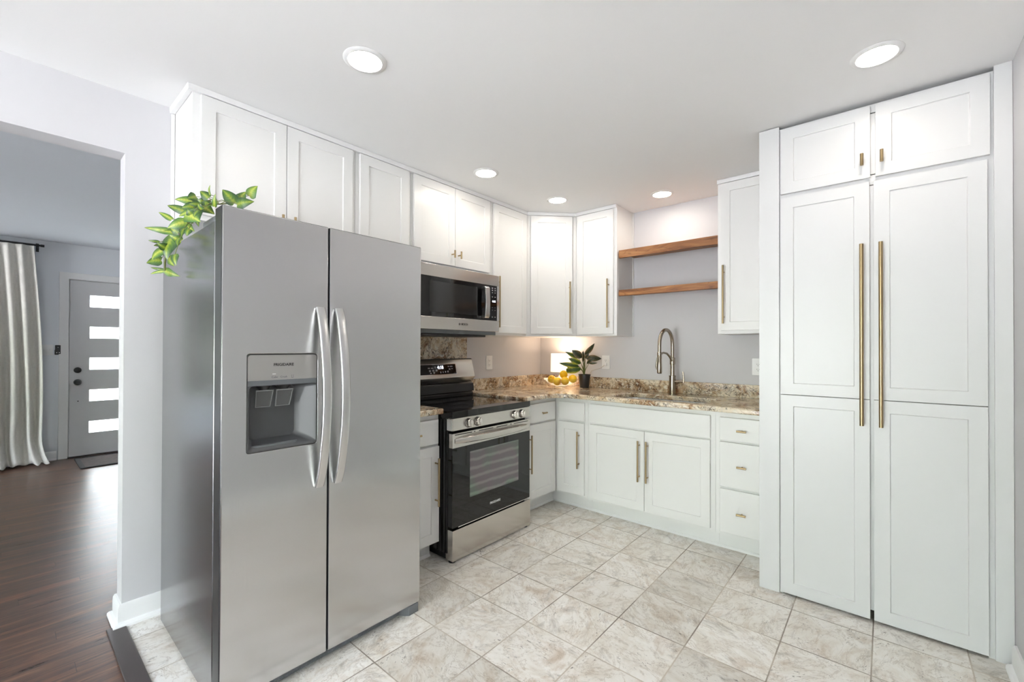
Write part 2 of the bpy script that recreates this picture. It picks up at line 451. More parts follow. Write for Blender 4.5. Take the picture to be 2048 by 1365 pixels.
# range wall with the cased-out opening to the living room
YO0, YO1, HO = -5.0, -3.18, 2.162
bm = newbm()
plate(bm, lambda u, v, w_: (w_, u, v), [(0.1, 0), (0.1, H), (YB-.1, H), (YB-.1, 0), (YO0, 0), (YO0, HO), (YO1, HO), (YO1, 0)], [], -.12, 0)
struct(obj('wall_left', bm, WALL, smooth=0))
bm = newbm(); box(bm, XL-.1, XR+.1, 0, .1, 0, H); struct(obj('wall_back', bm, WALL, smooth=0))
RY_0, RY_1, RZ_0, RZ_1 = -5.75, -5.0, .65, 1.70
bm = newbm(); plate(bm, lambda u, v, w_: (w_, u, v), [(YB, 0), (0, 0), (0, H), (YB, H)], [[(RY_0, RZ_0), (RY_1, RZ_0), (RY_1, RZ_1), (RY_0, RZ_1)]], XR, XR+.1); struct(obj('wall_right', bm, WALL, smooth=0))
bm = newbm()
plate(bm, lambda u, v, w_: (w_, u, v), [(RY_0, RZ_0), (RY_1, RZ_0), (RY_1, RZ_1), (RY_0, RZ_1)], [[(a, RZ_0+.05), (b, RZ_0+.05), (b, RZ_1-.05), (a, RZ_1-.05)] for a, b in ((RY_0+.05, (RY_0+RY_1)/2-.03), ((RY_0+RY_1)/2+.03, RY_1-.05))], XR+.03, XR+.08)
w3 = struct(obj('fill_window_3', bm, TRIM, smooth=0))  # unseen window, added as side fill for the faces turned to this wall
bm = newbm(); box(bm, XR+.052, XR+.058, RY_0+.04, RY_1-.04, RZ_0+.04, RZ_1-.04); obj('pane', bm, PANE, w3)
portal((XR+.02, (RY_0+RY_1)/2, (RZ_0+RZ_1)/2), (0, PI/2, 0), RZ_1-RZ_0-.1, RY_1-RY_0-.1)
# wall behind the camera, with an unseen glazed door on the kitchen side, added for fill light
PX0, PX1, PZ1 = .8, 2.4, 2.1
bm = newbm()
EX0, EX1, EZ0, EZ1 = -3.9, -2.5, .6, 1.95
plate(bm, lambda u, v, w_: (u, w_, v), [(XL-.1, 0), (XL-.1, H), (XR+.1, H), (XR+.1, 0), (PX1, 0), (PX1, PZ1), (PX0, PZ1), (PX0, 0)], [[(EX0, EZ0), (EX1, EZ0), (EX1, EZ1), (EX0, EZ1)]], YB-.1, YB)
struct(obj('wall_front', bm, WALL, smooth=0))
bm = newbm()
for a, b in ((PX0, (PX0+PX1)/2), ((PX0+PX1)/2, PX1)):
    plate(bm, lambda u, v, w_: (u, w_, v), [(a, 0), (b, 0), (b, PZ1), (a, PZ1)], [[(a+.07, .1), (b-.07, .1), (b-.07, PZ1-.07), (a+.07, PZ1-.07)]], YB-.07, YB-.03)
d2 = struct(obj('fill_door_2', bm, TRIM, smooth=0))
bm = newbm(); box(bm, PX0+.05, PX1-.05, YB-.053, YB-.047, .09, PZ1-.06); obj('pane', bm, PANE, d2)
portal(((PX0+PX1)/2, YB-.02, PZ1/2), (PI/2, 0, PI), PX1-PX0-.1, PZ1-.1)
bm = newbm()
plate(bm, lambda u, v, w_: (u, w_, v), [(EX0, EZ0), (EX1, EZ0), (EX1, EZ1), (EX0, EZ1)], [[(a, EZ0+.05), (b, EZ0+.05), (b, EZ1-.05), (a, EZ1-.05)] for a, b in ((EX0+.05, (EX0+EX1)/2-.03), ((EX0+EX1)/2+.03, EX1-.05))], YB-.08, YB-.03)
w2 = struct(obj('fill_window_2', bm, TRIM, smooth=0))  # unseen window, added to brighten the living room
bm = newbm(); box(bm, EX0+.04, EX1-.04, YB-.058, YB-.052, EZ0+.04, EZ1-.04); obj('pane', bm, PANE, w2)
portal(((EX0+EX1)/2, YB-.02, (EZ0+EZ1)/2), (PI/2, 0, PI), EX1-EX0-.1, EZ1-EZ0-.1)
# living-room front wall with entrance door and window
DY0, DY1, DZ1 = -3.035, -2.12, 2.034
WY0, WY1, WZ0, WZ1 = -5.5, -3.72, .55, 2.15
bm = newbm()
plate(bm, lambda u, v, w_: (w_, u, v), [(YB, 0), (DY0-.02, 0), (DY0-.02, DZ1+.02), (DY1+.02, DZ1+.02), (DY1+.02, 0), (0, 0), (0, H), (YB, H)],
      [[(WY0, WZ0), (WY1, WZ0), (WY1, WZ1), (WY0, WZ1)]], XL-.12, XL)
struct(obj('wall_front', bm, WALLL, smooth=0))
bm = newbm()
plate(bm, lambda u, v, w_: (w_, u, v), [(WY0, WZ0), (WY1, WZ0), (WY1, WZ1), (WY0, WZ1)],
      [[(a, WZ0+.05), (b, WZ0+.05), (b, WZ1-.05), (a, WZ1-.05)] for a, b in ((WY0+.05, (WY0+WY1)/2-.03), ((WY0+WY1)/2+.03, WY1-.05))], XL-.09, XL-.04)
w1 = struct(obj('window_1', bm, TRIM, smooth=0))
bm = newbm(); box(bm, XL-.068, XL-.062, WY0+.04, WY1-.04, WZ0+.04, WZ1-.04); obj('pane', bm, SCREEN, w1)
portal((XL-.02, (WY0+WY1)/2, (WZ0+WZ1)/2), (0, -PI/2, 0), WZ1-WZ0-.1, WY1-WY0-.1)
# baseboards
def baseboard(name, pts, inward, h=.10, t=.014, shoe=.018):
    """profiled board along a polyline (x, y); inward(i) gives the outward normal of each leg"""
    bm = newbm()
    prof = [(0, h), (t*.55, h), (t*.9, h-.012), (t, h-.03), (t, .022), (t+shoe*.6, .018), (t+shoe*.95, .010), (t+shoe, 0), (0, 0)]
    n = len(pts); rows = []
    for i, p in enumerate(pts):
        n0 = V(inward[max(i-1, 0)]); n1 = V(inward[min(i, len(inward)-1)])
        q = (n0+n1)
        q = q/ (1+n0.dot(n1))
        rows.append([bm.verts.new((p[0]+q.x*d, p[1]+q.y*d, z)) for d, z in prof])
    for a, b in zip(rows, rows[1:]):
        for k in range(len(prof)):
            j = (k+1) % len(prof); bm.faces.new((a[k], a[j], b[j], b[k]))
    bm.faces.new(rows[0]); bm.faces.new(rows[-1])
    return struct(obj(name, bm, TRIM, smooth=30))
baseboard('baseboard_left', [(0, -2.25), (0, YO1), (-.12, YO1), (-.12, -.05)], [(1, 0), (0, -1), (-1, 0)])
baseboard('baseboard_right', [(XR, -.93), (XR, YB+.02)], [(-1, 0)])
baseboard('baseboard_front', [(XL, DY0-.095), (XL, YB+.02)], [(1, 0)])
# entrance door casing
bm = newbm()
plate(bm, lambda u, v, w_: (w_, u, v), [(DY0-.085, 0), (DY0-.085, DZ1+.08), (DY1+.085, DZ1+.08), (DY1+.085, 0), (DY1+.012, 0), (DY1+.012, DZ1+.008), (DY0-.008, DZ1+.008), (DY0-.008, 0)], [], XL, XL+.018)
box(bm, XL-.11, XL-.012, DY0-.0195, DY0-.003, 0, DZ1+.0195); box(bm, XL-.11, XL-.012, DY1+.003, DY1+.0195, 0, DZ1+.0195); box(bm, XL-.11, XL-.012, DY0-.003, DY1+.003, DZ1+.003, DZ1+.0195); box(bm, XL-.11, XL-.053, DY0-.003, DY0+.02, .013, DZ1+.003); box(bm, XL-.11, XL-.053, DY1-.02, DY1+.003, .013, DZ1+.003); box(bm, XL-.11, XL-.053, DY0, DY1, DZ1-.02, DZ1+.003)
struct(obj('trim_2', bm, TRIM, smooth=0, bev=.003))
LZ = [(.265, .399), (.633, .767), (1.001, 1.141), (1.369, 1.504), (1.735, 1.872)]
bm = newbm()
plate(bm, lambda u, v, w_: (w_, u, v), [(DY0, .012), (DY1, .012), (DY1, DZ1), (DY0, DZ1)], [[(-2.867, a), (-2.30, a), (-2.30, b), (-2.867, b)] for a, b in LZ], XL-.05, XL-.006)
DOORP = simple('door_paint', (.66, .66, .665, 1), .4)
d1 = struct(obj('door_1', bm, DOORP, smooth=0, bev=.002))
for a, b in LZ:
    bm = newbm(); box(bm, XL-.034, XL-.026, -2.872, -2.295, a-.005, b+.005); obj('pane', bm, FROST, d1)
bm = newbm(); lathe(bm, (XL-.006, -2.966, 1.0), [(0, .02), (.022, .02), (.030, .016), (.033, .006), (.033, 0), (0, 0)], 28, (1, 0, 0)); obj('deadbolt', bm, BLACKM, d1)
bm = newbm(); lathe(bm, (XL-.006, -2.966, .861), [(0, .062), (.02, .061), (.030, .052), (.031, .042), (.022, .03), (.012, .022), (.014, .008), (.034, .006), (.034, 0), (0, 0)], 28, (1, 0, 0)); obj('door_handle', bm, BLACKM, d1)
bm = newbm(); lathe(bm, (XL-.006, -2.961, .642), [(0, .002), (.006, .002), (.006, 0), (0, 0)], 12, (1, 0, 0)); obj('bolt_hole', bm, BLACKM, d1)
bm = newbm(); box(bm, XL-.07, XL+.02, DY0-.01, DY1+.01, 0, .012); struct(obj('trim_3', bm, DARKW, bev=.003))
t = thing('door_mat', 'dark brown door mat lying on the wood floor at the white entrance door', 'mat', (-3.98, -2.6, 0))
bm = newbm(); plate(bm, lambda u, v, w_: (u, v, w_), rrect(-4.29, -3.68, -3.0, -2.18, .02), [rrect(-4.25, -3.72, -2.96, -2.22, .01)], 0, .012); obj('border', bm, simple('mat_border', (.02, .018, .018, 1), .95), t)
bm = newbm(); box(bm, -4.25, -3.72, -2.96, -2.22, 0, .010); obj('pile', bm, RUG, t)

# ------------------------------------------------------------------ living-room bits: switch, remote, curtain
t = thing('light_switch', 'white double light switch plate between the curtain and the entrance door', 'switch', (XL, -3.203, 1.232))
bm = newbm(); box(bm, XL, XL+.006, -3.262, -3.163, 1.174, 1.291); obj('plate', bm, PLATE, t, bev=.002)
for y in (-3.236, -3.188):
    bm = newbm(); box(bm, XL+.006, XL+.009, y-.006, y+.006, 1.218, 1.244); box(bm, XL+.006, XL+.017, y-.004, y+.004, 1.232, 1.242); obj('toggle', bm, PLATE, t, bev=.001)
t = thing('remote_control', 'small black remote in a wall holder beside the entrance door casing', 'remote', (XL, -3.126, 1.232))
bm = newbm(); box(bm, XL, XL+.012, -3.152, -3.101, 1.179, 1.235); obj('holder', bm, BLACKP, t, bev=.004)
bm = newbm(); box(bm, XL+.004, XL+.020, -3.149, -3.104, 1.186, 1.288); obj('body', bm, BLACKP, t, bev=.005)
for y, z in ((-3.136, 1.203), (-3.116, 1.203), (-3.126, 1.262)):
    bm = newbm(); lathe(bm, (XL+.02, y, z), [(0, .001), (.005 if z < 1.22 else .003, .001), (.005 if z < 1.22 else .003, 0), (0, 0)], 12, (1, 0, 0)); obj('button', bm, PLATE, t)
t = thing('curtain_rod', 'black metal curtain rod above the linen curtain in the living room', 'curtain rod', (XL, -4.4, 2.365))
RX = XL+.11
bm = newbm(); tube(bm, [(RX, -5.8, 2.365), (RX, -3.255, 2.365)], .011, 12); obj('pole', bm, BLACKM, t)
bm = newbm(); lathe(bm, (RX, -3.27, 2.365), [(0, 0), (.014, 0), (.014, .028), (0, .028)], 16, (0, 1, 0)); obj('finial', bm, BLACKM, t)
for y in (-3.29, -4.55, -5.72):
    bm = newbm(); box(bm, XL, RX+.006, y-.007, y+.007, 2.345, 2.357); box(bm, XL, XL+.006, y-.012, y+.012, 2.31, 2.40); obj('bracket', bm, BLACKM, t)
def curtain():
    t = thing('curtain', 'pale linen pleated curtain pooling on the dark wood floor', 'curtain', (RX, -3.6, 0))
    bm = newbm(); nu, nv = 150, 46; g = []
    for j in range(nv+1):
        v = j/nv                                   # 0 at the top, 1 at the hem
        row = []
        for i in range(nu+1):
            u = i/nu                               # 0 at the right edge
            ph = u*2*PI*6.3+.5
            top = max(0, 1-v/.07)
            fold = math.cos(ph)
            sharp = math.copysign(abs(fold)**(.7+.8*top), fold)
            amp = .021+.018*min(1, v*3)
            y0 = -3.318-.62*u
            spread = .075*math.sin(min(1, v*1.25)*PI/2)*(1-u*.6)
            y = y0+spread+.012*math.sin(ph*.5+v*4)*v
            x = RX+.01+amp*sharp*(1-.25*top)+.012*math.sin(3*v+u*9)
            z = 2.352-v*2.352
            if v > .86:
                k = (v-.86)/.14
                x += .13*k*k*(.75+.35*math.sin(u*11+1)); y += .06*k*k*(1-u*1.6)
                z = (2.352-.86*2.352)*(1-k)**1.15+.012+.012*k*(1+math.sin(ph*1.5+2))*.9
            row.append(bm.verts.new((x, y, z)))
        g.append(row)
    for a, b in zip(g, g[1:]):
        for i in range(nu): bm.faces.new((a[i], a[i+1], b[i+1], b[i]))
    o = obj('fabric', bm, LINEN, t, smooth=60)
    s = o.modifiers.new('solid', 'SOLIDIFY'); s.thickness = .003
    return t
curtain()

# ------------------------------------------------------------------ cabinets
def bar_handle(fr, u, w_, z0, z1, parent, r=.0062, vertical=True, out=.034, name='handle', posts=None):
    bm = newbm()
    if vertical:
        tube(bm, [fr.p(u, w_+out, z0), fr.p(u, w_+out, z1)], r, 14)
        L = z1-z0
        for z in ([(z0+z1)/2] if L < .08 else ([z0+L*.115, z1-L*.115] if not posts else posts)):
            tube(bm, [fr.p(u, w_, z), fr.p(u, w_+out, z)], r*.72, 10)
    else:
        tube(bm, [fr.p(z0, w_+out, u), fr.p(z1, w_+out, u)], r, 14)
        tube(bm, [fr.p((z0+z1)/2, w_, u), fr.p((z0+z1)/2, w_+out, u)], r*.72, 10)
    return obj(name, bm, BRASS, parent)

def carcass(root, fr, u0, u1, z0, z1, depth, rails, name='body'):
    """carcass box with a face frame standing 2 cm proud; rails = openings [(u0,u1,z0,z1)]"""
    bm = newbm()
    fbox(bm, fr, u0+.001, u1-.001, .003, depth-.02, z0, z1)
    plate(bm, lambda u, v, w_: fr.p(u, w_, v), [(u0, z0), (u1, z0), (u1, z1), (u0, z1)],
          [[(a, c), (b, c), (b, d), (a, d)] for a, b, c, d in rails], depth-.02, depth)
    return obj(name, bm, CARC, root, bev=.001, smooth=0)

UF = .303      # face-frame plane of the wall cabinets
UD = .322      # door plane
def wall_cab(label, fr, u0, u1, z0, doors, z1=2.412, side=None):
    r = thing('wall_cabinet', label, 'cabinet', fr.p((u0+u1)/2, .15, z0), 'white wall cabinets')
    carcass(r, fr, u0, u1, z0, H-.001, UF, [(a+.012, b-.012, c+.012, d-.012) for a, b, c, d, hs in doors])
    for a, b, c, d, hs in doors:
        bm = newbm(); shaker(bm, fr, a, b, c, d, UF+.001, UD); dr = obj('door', bm, WHITE, r, bev=.0012, smooth=0)
        if hs: bar_handle(fr, hs[0], UD, hs[1], hs[2], dr)
    return r
ZT = 2.408
c1 = wall_cab('wide white two-door cabinet above the stainless fridge', FX, -2.9975, -2.211, 1.845,
         [(-2.968, -2.6, 1.868, ZT, (-2.628, 1.885, 1.938)), (-2.597, -2.234, 1.868, ZT, (-2.569, 1.885, 1.938))])
bm = newbm(); box(bm, .0, .012, -3.012, -2.9975, 1.845, H-.03); obj('scribe_strip', bm, WHITE, c1, bev=.003)
wall_cab('narrow single-door white cabinet between fridge cabinet and microwave cabinet', FX, -2.209, -1.821, 1.372,
         [(-2.187, -1.845, 1.392, ZT, (-1.875, 1.44, 1.84))])
wall_cab('short two-door white cabinet directly above the microwave', FX, -1.819, -1.063, 1.828,
         [(-1.802, -1.4465, 1.852, ZT, (-1.477, 1.905, 1.957)), (-1.4435, -1.087, 1.852, ZT, (-1.416, 1.905, 1.957))])
wall_cab('tall single-door white cabinet right of the microwave', FX, -1.061, -.612, 1.372,
         [(-1.037, -.628, 1.392, ZT, (-1.006, 1.432, 1.835))])
# diagonal corner cabinet
k = (.303**2*2)**.5
p0 = V((UF, -.610, 0)); p1 = V((.610, -UF, 0))
aD = (p1-p0).normalized(); nD = V((aD.y, -aD.x, 0)); Ld = (p1-p0).length
FD = Fr(p0, aD, nD)
r = thing('wall_cabinet', 'diagonal single-door white cabinet in the room corner', 'cabinet', (.3, -.3, 1.372), 'white wall cabinets')
bm = newbm()
plate(bm, lambda u, v, w_: (u, v, w_), [(.003, -.003), (.003, -.609), (UF-.02, -.609), (.609, -UF+.02), (.609, -.003)], [], 1.372, H-.001)
obj('body', bm, CARC, r, smooth=0)
bm = newbm()
plate(bm, lambda u, v, w_: FD.p(u, w_, v), [(0, 1.372), (Ld, 1.372), (Ld, H-.001), (0, H-.001)], [[(.05, 1.42), (Ld-.05, 1.42), (Ld-.05, 2.39), (.05, 2.39)]], -.02, 0)
obj('face_frame', bm, CARC, r, smooth=0)
bm = newbm(); shaker(bm, FD, .037, Ld-.037, 1.392, ZT, .001, .020); dr = obj('door', bm, WHITE, r, bev=.0012, smooth=0)
bar_handle(FD, Ld-.064, .020, 1.44, 1.84, dr)
c6 = wall_cab('single-door white cabinet left of the open wood shelves', FY, .612, .997, 1.372,
         [(.632, .972, 1.389, ZT, (.936, 1.438, 1.836))])
bm = newbm(); box(bm, .997, 1.004, -.016, -.001, 1.372, H-.001); obj('scribe_strip', bm, WHITE, c6, bev=.002)
wall_cab('single-door white cabinet between open shelves and pantry', FY, 1.765, 2.136, 1.372,
         [(1.789, 2.118, 1.396, ZT, (1.810, 1.442, 1.84))])
# crown strip along the ceiling
def crown(name, pts):
    bm = newbm(); n = len(pts); rows = []
    prof = [(0, 2.412), (.019, 2.412), (.021, 2.4385), (0, 2.4385)]
    dirs = [(V(pts[i+1])-V(pts[i])).normalized() for i in range(n-1)]; nr = [V((d.y, -d.x)) for d in dirs]
    for i, p in enumerate(pts):
        n0 = nr[max(i-1, 0)]; n1 = nr[min(i, n-2)]; q = (n0+n1)/(1+n0.dot(n1))
        rows.append([bm.verts.new((p[0]+q.x*d, p[1]+q.y*d, z)) for d, z in prof])
    for a, b in zip(rows, rows[1:]):
        for k in range(4): bm.faces.new((a[k], a[(k+1) % 4], b[(k+1) % 4], b[k]))
    bm.faces.new(rows[0]); bm.faces.new(rows[-1])
    struct(obj(name, bm, TRIM, smooth=0, bev=.001))
crown('trim_4', [(.001, -2.998), (UF, -2.998), (UF, -.6105), (.6105, -UF), (.998, -UF)])
crown('trim_5', [(1.764, -UF), (2.135, -UF)])

# open shelves
for z0, z1, lb in ((2.003, 2.066, 'upper thick oak shelf between the white wall cabinets'), (1.695, 1.744, 'lower oak shelf between the white wall cabinets above the sink')):
    bm = newbm(); plate(bm, lambda u, v, w_: (w_, u, v), [(-.29, z0), (-.29, z1), (-.001, z1), (-.001, z1-.018), (-.266, z1-.018), (-.266, z0)], [], 1.0055, 1.7635); tag(obj('wall_shelf', bm, OAK, bev=.003), lb, 'shelf', 'open oak shelves')

# base cabinets
BF, BD, KF = .609, .628, .532
def base_cab(label, fr, u0, u1, fronts, kick=(0, 0)):
    r = thing('base_cabinet', label, 'cabinet', fr.p((u0+u1)/2, .3, 0), 'white base cabinets')
    bm = newbm(); fbox(bm, fr, u0, u1, .003, BF-.02, .112, .70); fbox(bm, fr, u0, u0+.016, .003, BF-.02, .70, .876); fbox(bm, fr, u1-.016, u1, .003, BF-.02, .70, .876)
    plate(bm, lambda u, v, w_: fr.p(u, w_, v), [(u0, .112), (u1, .112), (u1, .876), (u0, .876)],
          [[(a+.012, c+.012), (b-.012, c+.012), (b-.012, d-.012), (a+.012, d-.012)] for kind, a, b, c, d, h in fronts], BF-.02, BF)
    obj('body', bm, CARC, r, smooth=0)
    bm = newbm(); fbox(bm, fr, u0+kick[0], u1+kick[1], KF-.02, KF, 0, .112)
    q = [(0, .001), (.010, .001), (.008, .010), (.004, .016), (0, .018)]
    rows = [[bm.verts.new(fr.p(u, KF+d, z)) for d, z in q] for u in (u0+kick[0], u1+kick[1])]
    for i in range(5): bm.faces.new((rows[0][i], rows[0][(i+1) % 5], rows[1][(i+1) % 5], rows[1][i]))
    obj('toe_kick', bm, CARC, r, smooth=0)
    for kind, a, b, c, d, h in fronts:
        bm = newbm()
        if kind == 'door':
            shaker(bm, fr, a, b, c, d, BF+.001, BD); o = obj('door', bm, WHITE, r, bev=.0012, smooth=0)
            if h: bar_handle(fr, h[0], BD, h[1], h[2], o)
        else:
            fbox(bm, fr, a, b, BF+.001, BD, c, d); o = obj('drawer' if h else 'false_front', bm, WHITE, r, bev=.003, smooth=0)
            if h: bar_handle(fr, h[1], BD, h[0]-.026, h[0]+.026, o, vertical=False, out=.028, name='knob')
    return r
base_cab('narrow white base cabinet between the fridge and the range', FX, -2.21, -1.836,
    [('drawer', -2.192, -1.848, .700, .845, (-2.02, .772)), ('door', -2.192, -1.842, .118, .686, (-1.872, .34, .622))])
base_cab('white base cabinet right of the range with drawer and door', FX, -1.073, -.610,
    [('drawer', -1.0, -.634, .702, .845, (-.812, .770)), ('door', -1.0, -.632, .132, .688, (-.986, .338, .622))], (0, .078))
base_cab('narrow white corner base cabinet left of the sink cabinet', FY, .611, .915,
    [('panel', .655, .889, .704, .846, None), ('door', .647, .887, .133, .689, (.846, .342, .627))], (-.078, 0))
base_cab('wide white two-door base cabinet under the sink', FY, .916, 1.836,
    [('panel', .940, 1.807, .702, .847, None), ('door', .940, 1.3705, .133, .690, (1.338, .341, .625)), ('door', 1.3735, 1.806, .133, .690, (1.398, .343, .627))])
base_cab('white three-drawer base cabinet beside the pantry', FY, 1.837, 2.136,
    [('drawer', 1.863, 2.118, .704, .845, (1.992, .771)), ('drawer', 1.863, 2.118, .416, .693, (1.992, .552)), ('drawer', 1.863, 2.118, .132, .402, (1.990, .267))])

# pantry
PX, PR = 2.137, 3.044
PF, PD = .889, .908
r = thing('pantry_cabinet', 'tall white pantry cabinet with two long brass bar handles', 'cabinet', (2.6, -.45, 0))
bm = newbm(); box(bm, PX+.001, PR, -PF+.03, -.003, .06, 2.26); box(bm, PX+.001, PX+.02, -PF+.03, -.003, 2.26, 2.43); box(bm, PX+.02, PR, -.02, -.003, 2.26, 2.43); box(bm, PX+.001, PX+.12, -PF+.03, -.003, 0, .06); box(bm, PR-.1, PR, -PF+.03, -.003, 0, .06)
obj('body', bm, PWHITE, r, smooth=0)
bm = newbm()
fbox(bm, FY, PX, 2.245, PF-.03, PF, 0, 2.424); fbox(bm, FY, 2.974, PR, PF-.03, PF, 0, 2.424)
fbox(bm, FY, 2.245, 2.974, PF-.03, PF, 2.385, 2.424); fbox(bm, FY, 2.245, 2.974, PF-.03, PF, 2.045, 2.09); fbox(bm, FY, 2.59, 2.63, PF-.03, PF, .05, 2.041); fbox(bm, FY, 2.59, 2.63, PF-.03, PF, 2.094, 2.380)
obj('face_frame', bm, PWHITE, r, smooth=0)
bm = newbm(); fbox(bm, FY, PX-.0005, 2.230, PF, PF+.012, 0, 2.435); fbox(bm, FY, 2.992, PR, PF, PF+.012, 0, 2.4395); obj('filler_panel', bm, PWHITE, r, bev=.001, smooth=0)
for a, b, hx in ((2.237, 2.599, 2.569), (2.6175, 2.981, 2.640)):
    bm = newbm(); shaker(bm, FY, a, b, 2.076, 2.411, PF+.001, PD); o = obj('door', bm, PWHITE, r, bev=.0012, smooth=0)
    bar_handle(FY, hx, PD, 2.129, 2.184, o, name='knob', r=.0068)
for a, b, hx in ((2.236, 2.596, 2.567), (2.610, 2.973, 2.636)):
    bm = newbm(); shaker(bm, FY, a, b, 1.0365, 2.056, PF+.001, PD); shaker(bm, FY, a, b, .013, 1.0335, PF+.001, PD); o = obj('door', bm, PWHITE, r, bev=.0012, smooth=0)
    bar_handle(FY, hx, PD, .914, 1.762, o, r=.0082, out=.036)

# ------------------------------------------------------------------ worktops
CT0, CT1 = .878, .912
def arc(cx, cy, r, a0, a1, n=10): return [(cx+r*math.cos(math.radians(a0+(a1-a0)*i/n)), cy+r*math.sin(math.radians(a0+(a1-a0)*i/n))) for i in range(n+1)]
rc = .13
SX0, SX1, SY0, SY1 = 1.065, 1.765, -.580, -.235
hole = [(u, v) for u, v in rrect(SX0, SX1, SY0, SY1, .10, 8)]
ct = thing('countertop', 'long brown granite worktop around the corner with the sink cut-out', 'worktop', (.6, -.4, CT0))
bm = newbm()
plate(bm, lambda u, v, w_: (u, v, w_), [(.002, -.002), (.002, -1.074), (.661, -1.074)]+arc(.661+rc, -.661-rc, rc, 180, 90)+[(2.135, -.661), (2.135, -.002)], [hole], CT0, CT1)
obj('slab', bm, GRAN, ct, bev=.009, seg=3)
bm = newbm(); box(bm, .022, 2.135, -.022, -.001, CT1, 1.008); obj('backsplash', bm, GRAN, ct, bev=.002)
bm = newbm(); box(bm, .001, .022, -1.074, -.001, CT1, 1.008); obj('backsplash', bm, GRAN, ct, bev=.002)
ct = thing('countertop', 'short brown granite worktop between the fridge and the range', 'worktop', (.3, -2, CT0))
bm = newbm(); box(bm, .002, .661, -2.21, -1.834, CT0, CT1); obj('slab', bm, GRAN, ct, bev=.009, seg=3)
bm = newbm(); box(bm, .001, .022, -2.21, -1.834, CT1, 1.008); obj('backsplash', bm, GRAN, ct, bev=.002)
bm = newbm(); box(bm, .001, .02, -1.825, -1.040, .86, 1.40); tag(obj('granite_panel', bm, GRAN), 'upright brown granite splash panel on the wall behind the range', 'splashback')

# sink
sk = thing('sink', 'stainless undermount sink bowl set into the long granite worktop', 'sink', (1.415, -.41, .70))
bm = newbm(); n = len(hole)
def off(lp, d): 
    cx, cy = (SX0+SX1)/2, (SY0+SY1)/2
    return [(u+math.copysign(d, u-cx)*min(1, abs(u-cx)*12), v+math.copysign(d, v-cy)*min(1, abs(v-cy)*12)) for u, v in lp]
lv = [(off(hole, .02), CT0-.001), (off(hole, .004), CT0-.001), (off(hole, .0), CT0-.02), (off(hole, -.012), .73), (off(hole, -.04), .705)]
rows = [[bm.verts.new((u, v, z)) for u, v in lp] for lp, z in lv]
for a, b in zip(rows, rows[1:]):
    for i in range(n): bm.faces.new((a[i], a[(i+1) % n], b[(i+1) % n], b[i]))
bm.faces.new(rows[-1])
obj('bowl', bm, SINKM, sk, smooth=50)
bm = newbm(); lathe(bm, (1.415, -.39, .7052), [(0, .001), (.02, .001), (.043, .004), (.045, 0), (0, 0)], 28); obj('drain', bm, CHROME, sk)

# faucet
fx, fy = 1.380, -.118
t = thing('kitchen_faucet', 'champagne nickel gooseneck faucet with side lever behind the sink', 'faucet', (fx, fy, CT1))
bm = newbm(); lathe(bm, (fx, fy, CT1), [(0, 0), (.030, 0), (.030, .004), (.0245, .006), (.0245, .139), (.027, .140), (.027, .146), (.018, .148), (0, .148)], 32); obj('base', bm, NICKEL, t)
bm = newbm(); lathe(bm, (fx, fy, CT1+.146), [(0, 0), (.0165, 0), (.0165, .086), (.0205, .088), (.0205, .140), (.015, .142), (0, .142)], 28); obj('stem', bm, NICKEL, t)
dx, dy = -.018, -.215
def P(s, z): return V((fx+dx*s, fy+dy*s, z))
pts = [P(0, 1.19), P(0, 1.29)]
for i in range(1, 16):
    a = PI*i/16; pts.append(P(.5-.5*math.cos(a), 1.300+.114*math.sin(a)))
pts += [P(1, 1.29), P(1, 1.235)]
bm = newbm(); tube(bm, pts, .0135, 16); obj('spout', bm, NICKEL, t)
hd = P(1, 1.082)
bm = newbm(); lathe(bm, hd, [(0, .004), (.0165, .004), (.0180, .010), (.0175, .05), (.0155, .11), (.0165, .112), (.0165, .158), (.0135, .162), (0, .162)], 28); h = obj('spray_head', bm, NICKEL, t)
bm = newbm(); lathe(bm, hd, [(0, 0), (.0155, 0), (.0165, .004), (.0165, .007), (0, .007)], 24); obj('nozzle', bm, BLACKP, h)
bm = newbm(); q = hd+V((-.012, -.013, .03)); tube(bm, [q, q+V((-.004, -.004, .02)), q+V((-.002, -.002, .06)), q+V((0, 0, .09))], [.006, .008, .006, .004], 10); obj('spray_button', bm, NICKEL, h)
bm = newbm(); tube(bm, [P(.02, 1.165), P(.2, 1.205), P(.45, 1.232), P(.72, 1.238), P(.95, 1.225)], [.010, .009, .008, .0075, .008], 12); obj('support_arm', bm, NICKEL, t)
bm = newbm(); tube(bm, [(fx+.015, fy, 1.012), (fx+.052, fy, 1.012), (fx+.053, fy, 1.012), (fx+.085, fy-.002, 1.016)], [.0125, .0125, .009, .008], 16); obj('valve', bm, NICKEL, t)
bm = newbm(); tube(bm, [(fx+.086, fy-.002, 1.008), (fx+.088, fy-.002, 1.03), (fx+.082, fy-.004, 1.092)], [1, 1, .9], 14, flat=(.0095, .006)); obj('lever', bm, NICKEL, t)

